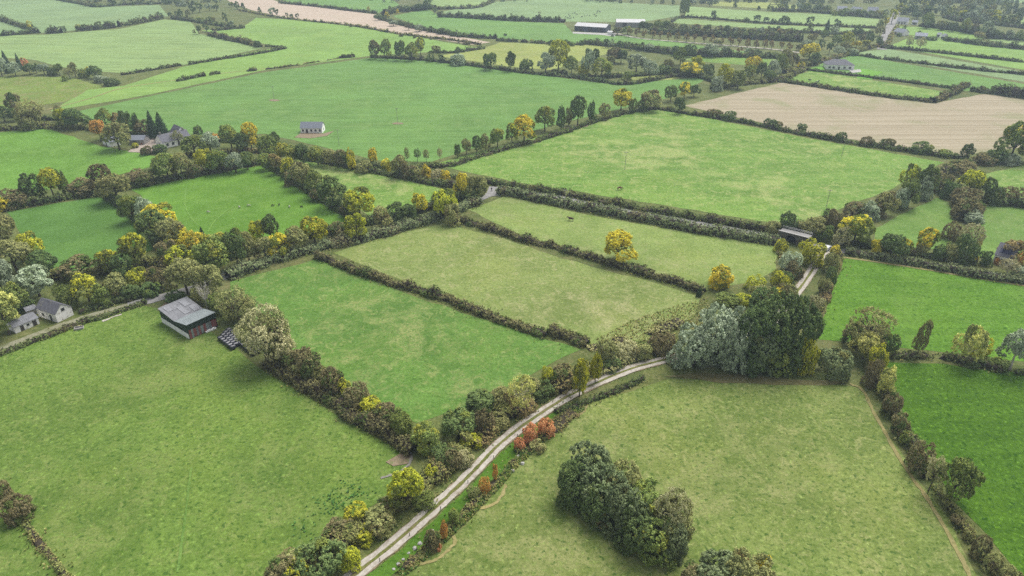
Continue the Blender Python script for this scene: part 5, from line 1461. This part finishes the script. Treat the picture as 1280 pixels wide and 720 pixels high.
house('house', 'house with solar panels on its roof by the road', (1240, 328), (1262, 334), 8, 3.0, 5.8, m_white, m_slate, 'x', chim=(.85,), wins=((.2, 1, 1.1, 1.2), (.75, 1, 1.1, 1.2)), doors=((.5, 1, 2.1),), gwins=((-1, .5, 1, 1.1, 1.2),))
far_h = [('white two storey house left of the far road', (1061, 18), (1072, 19.5), 9, 4.8, 8, m_white), ('low white house wing left of the far road', (1046, 14.5), (1058, 15), 8, 3, 5.5, m_white), ('white house tucked in trees at the far road', (1084, 17.5), (1097, 18), 9, 3.5, 7, m_white),
         ('grey roofed bungalow right of the far road', (1120, 30), (1134, 31), 10, 2.8, 6, m_white), ('small white garage beside the grey roofed bungalow', (1139, 31), (1146, 31.5), 6, 2.6, 4.2, m_white), ('small white house at the road edge', (1116, 43), (1128, 45), 8, 2.8, 5.4, m_white),
         ('wide low shed with grey roof behind the bare trees', (1143, 49), (1158, 50), 12, 3, 5, m_block), ('tiny white shed nearest the dark hedge', (1170, 46.5), (1174, 47), 5, 2.6, 3.8, m_white), ('tiny white shed with steep gable by the hedge', (1176, 49), (1179, 49.5), 5, 3, 4.6, m_white)]
for lb, a, b, dp, ev, rg, wm_ in far_h:
    house('house' if 'shed' not in lb and 'garage' not in lb else 'shed', lb, a, b, dp, ev, rg, wm_, m_slate2, 'x', wins=((.25, .9, 1.2, 1.2), (.75, .9, 1.2, 1.2)), doors=((.5, 1.1, 2.1),), cat='house' if 'shed' not in lb and 'garage' not in lb else 'shed')

# solar panel part on the house with solar roof (part of that house)
sol = [o for o in C.objects if o.get('label', '').startswith('house with solar')][0]
Wd, Dd, ev, rg = (G(1262, 334) - G(1240, 328)).length, 8, 3.0, 5.8
sb = MB()
slp = (rg - ev) / (Dd / 2)
for k in range(3):
    x0 = .8 + k * 1.15
    sb.faces([(x0, .8, ev + .8 * slp + .24), (x0 + 1.05, .8, ev + .8 * slp + .24), (x0 + 1.05, 2.6, ev + 2.6 * slp + .24), (x0, 2.6, ev + 2.6 * slp + .24)], [(0, 1, 2, 3)])
sp_ = sb.build('solar_panel', noisy_mat('solar_glass', (44, 50, 92), (56, 62, 104), 2, .25, .5, 0, .6), sol)
s_ = sp_.modifiers.new('thick', 'SOLIDIFY'); s_.thickness = .05; s_.offset = 1

# road bridge over the sunken lane
def bridge():
    a, b = G(977, 301), G(1008, 309)
    d = b - a
    L = d.length
    root = empty('bridge', a, math.atan2(d.y, d.x))
    tag(root, 'small stone road bridge with pale coping over a dark opening', 'bridge')
    # face wall with an arched opening, built as a ring of voussoir-side polygons
    xs, r, hs_ = 3.0, 1.7, 1.3
    wall = MB()
    n = 10
    for y0, y1 in ((-.5, -.05),):
        arc = [(xs - r, 0.0)] + [(xs - r * math.cos(math.pi * k / n), hs_ + r * math.sin(math.pi * k / n)) for k in range(n + 1)] + [(xs + r, 0.0)]
        H_ = 3.6
        outer = [(-1.5, 0), (-1.5, H_)] + [(-1.5 + (L + 1.5) * k / (n - 1), H_) for k in range(1, n)] + [(L, 0)]
        left = [(-1.5, -.3), (xs - r, -.3)] + [(xs - r * math.cos(math.pi * k / n), hs_ + r * math.sin(math.pi * k / n)) for k in range(n // 2 + 1)] + [(xs, H_), (-1.5, H_)]
        right = [(L, -.3), (L, H_), (xs, H_)] + [(xs - r * math.cos(math.pi * k / n), hs_ + r * math.sin(math.pi * k / n)) for k in range(n // 2, n + 1)] + [(xs + r, -.3)]
        for poly in (left, right):
            wall.prism([(u, z) for u, z in poly], 'y', y0, y1)
    wall.build('face_wall', noisy_mat('bridge_stone', (112, 106, 100), (142, 136, 128), 1.5, .9, .1, .05, .55, (100, 104, 82), .8, (.52, .68)), root)
    MB().box(xs - r - .3, xs + r + .3, 1.2, 1.5, -.3, 3.0).build('passage_shade_panel', m_dark, root)  # added dark panel, paints the shade of the passage under the arch
    MB().box(-1.6, L + .1, -.62, .02, 3.603, 3.78).build('coping', m_conc, root, .03)
    MB().box(-1.6, L + .1, -.04, 4.4, 2.7, 2.95).build('deck', m_tar, root)
    rl = MB()
    rl.box(-1.6, L + .1, 4.45, 4.55, 3.72, 3.80)
    rl.box(-1.6, L + .1, 4.45, 4.55, 3.34, 3.40)
    for k in range(6):
        x = -1.5 + k * (L + 1.4) / 5
        rl.box(x, x + .1, 4.452, 4.548, 2.6, 3.72)
    rl.build('railing', m_barge, root)
    MB().box(-1.5, L, 4.403, 4.448, -.1, 2.6).build('face_wall', m_block, root)
    return root


bridge()

# ------------------------------------------------------------------ vehicles, animals, small things
m_car = noisy_mat('white_paint', (222, 224, 228), (228, 230, 234), .5, .3, .5, 0, .7)
m_tyre = noisy_mat('tyre', (34, 34, 36), (44, 44, 46), 3, .9, .2, 0, .5)


def car(p, rz, label):
    root = empty('parked_car', G(*p), rz)
    tag(root, label, 'car')
    b = MB()
    b.prism([(-2.1, .35), (2.1, .35), (2.15, .75), (1.95, .92), (1.1, .98), (.45, 1.45), (-1.35, 1.48), (-2.0, 1.0), (-2.15, .8)], 'y', -.86, .86)
    b.bm.transform(Matrix.Rotation(0, 4, 'Z'))
    b.build('body', m_car, root, .07)
    # windscreen and side glass, slightly proud
    ws = MB()
    ws.faces([(1.09, -.72, 1.0), (1.09, .72, 1.0), (.50, .68, 1.43), (.50, -.68, 1.43)], [(0, 1, 2, 3)])
    o_ = ws.build('windscreen', m_glass, root)
    s_ = o_.modifiers.new('thick', 'SOLIDIFY'); s_.thickness = .03; s_.offset = -1
    for sy in (-1, 1):
        MB().prism([(.85, 1.0), (.40, 1.38), (-1.25, 1.40), (-1.7, 1.02)], 'y', sy * .845, sy * .875).build('side_window', m_glass, root)
        for sx in (-1.3, 1.35):
            t = MB()
            t.tube([(sx, sy * .68, .33), (sx, sy * .89, .33)], [.33, .33], 14)
            wo = t.build('wheel', m_tyre, root)
            MB().tube([(sx, sy * .88, .33), (sx, sy * .91, .33)], [.19, .19], 10).build('rim', m_barge, wo)
        MB().box(2.10, 2.17, sy * .6 - .17, sy * .6 + .17, .66, .80).build('headlight', m_barge, root)
    return root


car((1033.5, 312), math.radians(48), 'white car stopped at the bridge end of the stony track')


def beast(kind, coat, label, name=None, cat=None):
    """one continuous skinned body: cow, horse or sheep, head along +x"""
    sc_ = {'cow': 1.0, 'horse': 1.05, 'sheep': .55}[kind]
    J = []      # (pos, radius, parent)
    neck_up = {'cow': .1, 'horse': -.35, 'sheep': -.2}[kind]
    J += [((-.75, 0, 1.12), .30, -1), ((0, 0, 1.08), .36, 0), ((.65, 0, 1.15), .32, 1)]
    J += [((1.05, 0, 1.25 + neck_up), .18, 2), ((1.32, 0, 1.28 + neck_up * 2.2), .15, 3), ((1.66, 0, 1.10 + neck_up * 2.4), .08, 4)]
    J += [((1.28, .13, 1.42 + neck_up * 2.2), .03, 4), ((1.28, -.13, 1.42 + neck_up * 2.2), .03, 4)]
    for sy in (-1, 1):
        k = len(J)
        J += [((.60, sy * .20, .80), .14, 2), ((.62, sy * .21, .45), .075, k), ((.60, sy * .21, .06), .06, k + 1)]
        k = len(J)
        J += [((-.78, sy * .20, .84), .17, 0), ((-.68, sy * .21, .66), .10, k), ((-.86, sy * .21, .44), .07, k + 1), ((-.82, sy * .21, .06), .06, k + 2)]
    k = len(J)
    J += [((-1.08, 0, 1.15), .05, 0), ((-1.18, 0, .70), .035, k)]
    me = bpy.data.meshes.new(kind)
    me.from_pydata([p for p, r, q in J], [(i, q) for i, (p, r, q) in enumerate(J) if q >= 0], [])
    me.materials.append(coat)
    o = link(name or kind, me)
    md = o.modifiers.new('skin', 'SKIN')
    if not me.skin_vertices:
        bm = bmesh.new(); bm.from_mesh(me); bm.verts.layers.skin.verify(); bm.to_mesh(me); bm.free()
    for i, (p, r, q) in enumerate(J):
        sv = me.skin_vertices[0].data[i]
        k2 = 1.25 if (kind == 'sheep' and i < 3) else 1.0
        sv.radius = (r * k2, r * k2)
        sv.use_root = (i == 1)
    sub = o.modifiers.new('smooth', 'SUBSURF'); sub.levels = 1; sub.render_levels = 1
    o.scale = (sc_, sc_, sc_)
    tag(o, label, cat or kind)
    return o


def put(o, px, rz, label=None, group=None, dupl=True):
    if dupl:
        o = o.copy()
        C.objects.link(o)
    o.location = G(*px)
    o.rotation_euler.z = rz
    if label:
        o['label'] = label
    if group:
        o['group'] = group
    return o


m_bay = noisy_mat('bay_coat', (96, 64, 44), (112, 78, 54), 2, .7, .25, 0, .7)
m_dkb = noisy_mat('dark_brown_coat', (76, 50, 44), (90, 62, 54), 2, .7, .25, 0, .7)
m_fri = noisy_mat('black_white_coat', (26, 26, 28), (34, 34, 36), 1.1, .7, .25, 0, .7, (214, 212, 208), 1.2, (.55, .57))
m_fleece = noisy_mat('fleece', (206, 202, 192), (220, 216, 206), 5, .95, .05, .02, .65)
m_blk = noisy_mat('dark_fleece', (52, 50, 50), (66, 64, 62), 5, .95, .05, .02, .65)
put(beast('horse', m_bay, 'brown horse grazing alone in the large meadow'), (774.5, 237.5), math.radians(20), dupl=False)
put(beast('cow', m_dkb, 'dark brown cow standing in the narrow paddock'), (713.5, 276), math.radians(165), dupl=False)
cowp = beast('cow', m_fri, 'black and white cow nearer the hedge corner of the cow paddock')
put(cowp, (1012, 101.5), math.radians(200), group='cattle in the cow paddock', dupl=False)
put(cowp, (1022, 103.5), math.radians(15), 'black and white cow farther from the hedge corner of the cow paddock', 'cattle in the cow paddock')
herd = [(712, 21), (713, 24), (717, 23), (711, 19), (716, 17.5), (727, 22), (731, 20.5), (734, 20), (737, 20.5), (743, 19), (746, 17), (750, 15.5), (745, 21), (718, 17), (710, 23.5), (721, 19), (707, 22), (747, 15)]
for p in herd:
    put(cowp, p, random.uniform(0, 6.28), 'dark cow in the loose herd on the far pale field', 'far herd of cattle')
shp = beast('sheep', m_fleece, 'white sheep in the square green sheep field')
first = True
for p in ((260.5, 266), (299.5, 260), (311, 258), (362, 259.5)):
    put(shp, p, random.uniform(0, 6.28), group='white sheep in the sheep field', dupl=not first)
    first = False
shb = beast('sheep', m_blk, 'dark sheep near the hedge of the sheep field')
first = True
for p in ((341, 258), (377, 259.5), (349, 257)):
    put(shb, p, random.uniform(0, 6.28), group='dark sheep in the sheep field', dupl=not first)
    first = False

# black wrapped bales
m_wrap = noisy_mat('black_wrap', (36, 38, 48), (58, 60, 74), 2.5, .35, .6, .03, .7)
bm_ = bmesh.new()
bmesh.ops.create_cone(bm_, cap_ends=True, segments=20, radius1=.64, radius2=.64, depth=1.2)
bmesh.ops.bevel(bm_, geom=[e for e in bm_.edges if abs(e.verts[0].co.z - e.verts[1].co.z) < .01], offset=.14, segments=3, affect='EDGES', profile=.6)
for v in bm_.verts:
    v.co.x *= 1 + .03 * math.sin(v.co.z * 9 + v.co.y * 5)
bale = bpy.data.meshes.new('round_bale')
bm_.to_mesh(bale); bm_.free()
bale.materials.append(m_wrap)
for p in bale.polygons:
    p.use_smooth = True


def put_bale(x, y, z, rz, label, group):
    o = link('round_bale', bale)
    o.location = (x, y, z)
    o.rotation_euler = (math.pi / 2 * random.choice((1, .97)), random.uniform(-.2, .2), rz)
    tag(o, label, 'bale', group)


A = G(276, 425)
U = (G(292, 437) - A)
Vv = (G(287, 414) - A)
nu, nv = int(U.length / 1.32) + 1, int(Vv.length / 1.36) + 1
U.normalize(); Vv.normalize()
ang = math.atan2(U.y, U.x)
for i in range(nu):
    for j in range(nv):
        q = A + U * i * 1.32 + Vv * j * 1.38 + Vector((random.uniform(-.08, .08), random.uniform(-.08, .08), 0))
        put_bale(q.x, q.y, .62, ang + random.uniform(-.12, .12), 'black plastic wrapped round bale in the block beside the barn', 'block of black bales')
B0 = G(301, 431)
U2 = (G(317, 444) - B0).normalized()
n2 = Vector((-U2.y, U2.x, 0))
for i in range(6):
    for j in range(2):
        q = B0 + U2 * i * 1.36 + n2 * j * 1.36
        put_bale(q.x, q.y, .62, ang + random.uniform(-.1, .1), 'black plastic wrapped round bale in the row under the pale tree', 'row of black bales')

# marker posts along the verge
pb = MB()
pb.tube([(0, 0, -.2), (0, 0, .75)], [.075, .07], 8)
pb.tube([(0, 0, .752), (0, 0, .84)], [.085, .05], 8)
pm_ = pb.mesh('marker_post', m_wood)
for p in ((475, 702), (512, 670), (551, 637), (585, 604), (617, 573), (647, 546)):
    o = link('marker_post', pm_)
    o.location = G(*p)
    tag(o, 'short dark marker post on the bright track verge', 'post', 'marker posts along the verge')

# pale field stones
m_stone = noisy_mat('limestone', (176, 174, 170), (206, 204, 200), 2, .9, .1, .05, .62)
stones = []
for k in range(3):
    b_ = bmesh.new()
    bmesh.ops.create_icosphere(b_, subdivisions=2, radius=.4)
    r_ = random.Random(k)
    for v in b_.verts:
        v.co *= r_.uniform(.75, 1.15)
        v.co.z *= .7
    me = bpy.data.meshes.new('boulder')
    b_.to_mesh(me); b_.free()
    me.materials.append(m_stone)
    stones.append(me)
for p in ((653, 580), (648, 571), (540, 665), (532, 672), (525, 680), (519, 686), (511, 692), (504, 700), (498, 706), (492, 712), (584, 633), (599, 623), (616, 605), (641, 589)):
    o = link('boulder', random.choice(stones))
    o.location = G(*p) + Vector((0, 0, .12))
    s_ = random.uniform(.6, 1.3)
    o.scale = (s_, s_, s_)
    o.rotation_euler.z = random.uniform(0, 6)
    tag(o, 'pale limestone boulder along the weedy bank below the verge', 'boulder', 'pale boulders along the bank')

# trough, fallen things by the lane
tb = MB()
tb.box(-1.0, 1.0, -.55, .55, 0, .12); tb.box(-1.0, 1.0, -.55, -.45, .123, .6); tb.box(-1.0, 1.0, .45, .55, .123, .6); tb.box(-1.0, -.9, -.447, .447, .123, .6); tb.box(.9, 1.0, -.447, .447, .123, .6)
o = tb.build('trough', noisy_mat('orange_plastic', (206, 120, 84), (216, 134, 98), 2, .5, .3, 0, .7), None, .03)
o.location = G(76, 414.5); o.rotation_euler.z = .5
tag(o, 'orange feed trough by the lane hedge below the cottage', 'trough')
tb = MB()
tb.box(-1.1, 1.1, -.7, .7, 0, .12); tb.box(-1.1, 1.1, -.7, -.6, .123, .55); tb.box(-1.1, 1.1, .6, .7, .123, .55); tb.box(-1.1, -1.0, -.597, .597, .123, .55); tb.box(1.0, 1.1, -.597, .597, .123, .55)
o = tb.build('trough', m_block, None, .03)
o.location = G(99, 411); o.rotation_euler.z = .4
tag(o, 'grey concrete water trough by the lane hedge', 'trough')
# poles
def pole(px, hgt, label, group):
    root = empty('utility_pole', G(*px))
    tag(root, label, 'pole', group)
    MB().tube([(0, 0, -.3), (0, 0, hgt)], [.11, .08], 8).build('shaft', m_polewood, root)
    MB().box(-.9, .9, -.06, .06, hgt - .5, hgt - .36).build('crossarm', m_polewood, root)
    ib = MB()
    for x in (-.8, 0, .8):
        ib.tube([(x, 0, hgt - .357), (x, 0, hgt - .15)], [.05, .04], 6)
    ib.build('insulator', m_barge, root)


m_polewood = noisy_mat('pole_wood', (158, 158, 146), (178, 178, 166), 3, .9, .1, 0, .8)
PL = [((343, 125), 'weathered pole alone in the wide field, top left of the cottage'), ((497, 154), 'weathered pole alone in the wide field, right of the field cottage'), ((781, 212), 'weathered pole in the large meadow above the horse'), ((1032, 262), 'weathered pole in the meadow corner near the bridge'), ((1052, 196), 'weathered pole in the meadow below the stubble'), ((424, 182), 'weathered pole by the lane hedge below the field cottage'), ((706, 262), 'weathered pole on the road hedge above the brown cow')]
for p, lb in PL:
    pole(p, 8.2, lb, 'utility poles across the fields')
for k_, (x, y) in enumerate(((343, 125.5), (498, 154.5))):
    field(('ring of bare soil round the pole at left', 'ring of bare soil round the pole at right')[k_], [(x - 8, y), (x - 3, y - 1.2), (x + 5, y - 1), (x + 7, y + .6), (x, y + 1.4), (x - 5, y + 1)], m_soil, 0, .05, 'soil', 'soil')

# the person standing on the grey lane, seen from far above
J = [((0, 0, .95), .15, -1), ((0, 0, 1.25), .17, 0), ((0, 0, 1.48), .09, 1), ((0, 0, 1.63), .10, 2), ((0, .02, 1.74), .07, 3)]
for sy in (-1, 1):
    k = len(J)
    J += [((sy * .11, 0, .86), .10, 0), ((sy * .12, .02, .48), .07, k), ((sy * .12, 0, .06), .05, k + 1), ((sy * .12, .14, .04), .04, k + 2)]
    k = len(J)
    J += [((sy * .20, 0, 1.40), .07, 1), ((sy * .26, .0, 1.12), .05, k), ((sy * .27, .06, .86), .04, k + 1)]
me = bpy.data.meshes.new('person')
me.from_pydata([p for p, r, q in J], [(i, q) for i, (p, r, q) in enumerate(J) if q >= 0], [])
me.materials.append(noisy_mat('dark_clothes', (38, 40, 48), (52, 54, 62), 3, .9, .1, 0, .6))
per = link('person', me)
per.modifiers.new('skin', 'SKIN')
if not me.skin_vertices:
    b_ = bmesh.new(); b_.from_mesh(me); b_.verts.layers.skin.verify(); b_.to_mesh(me); b_.free()
for i, (p, r, q) in enumerate(J):
    me.skin_vertices[0].data[i].radius = (r, r)
    me.skin_vertices[0].data[i].use_root = (i == 0)
sb_ = per.modifiers.new('smooth', 'SUBSURF'); sb_.levels = 1; sb_.render_levels = 1
per.location = G(614.5, 239)
tag(per, 'person in dark clothes standing on the grey lane', 'person')

# ------------------------------------------------------------------ haze
HZ = 0.00021
hb = MB()
hb.box(-3000, 3000, -500, 5200, -1.0, 112.0)
t = NT('haze_air')
pv = t.n('ShaderNodeVolumePrincipled')
pv.inputs['Color'].default_value = (.68, .85, 1.0, 1)
pv.inputs['Density'].default_value = HZ
pv.inputs['Anisotropy'].default_value = .2
t.l(pv.outputs[0], t.out.inputs['Volume'])
ho = hb.build('haze', t.m)
tag(ho, 'thin pale autumn haze lying over the whole plain', 'haze', kind='stuff')
print('COUNTS', NT_, len(C.objects))
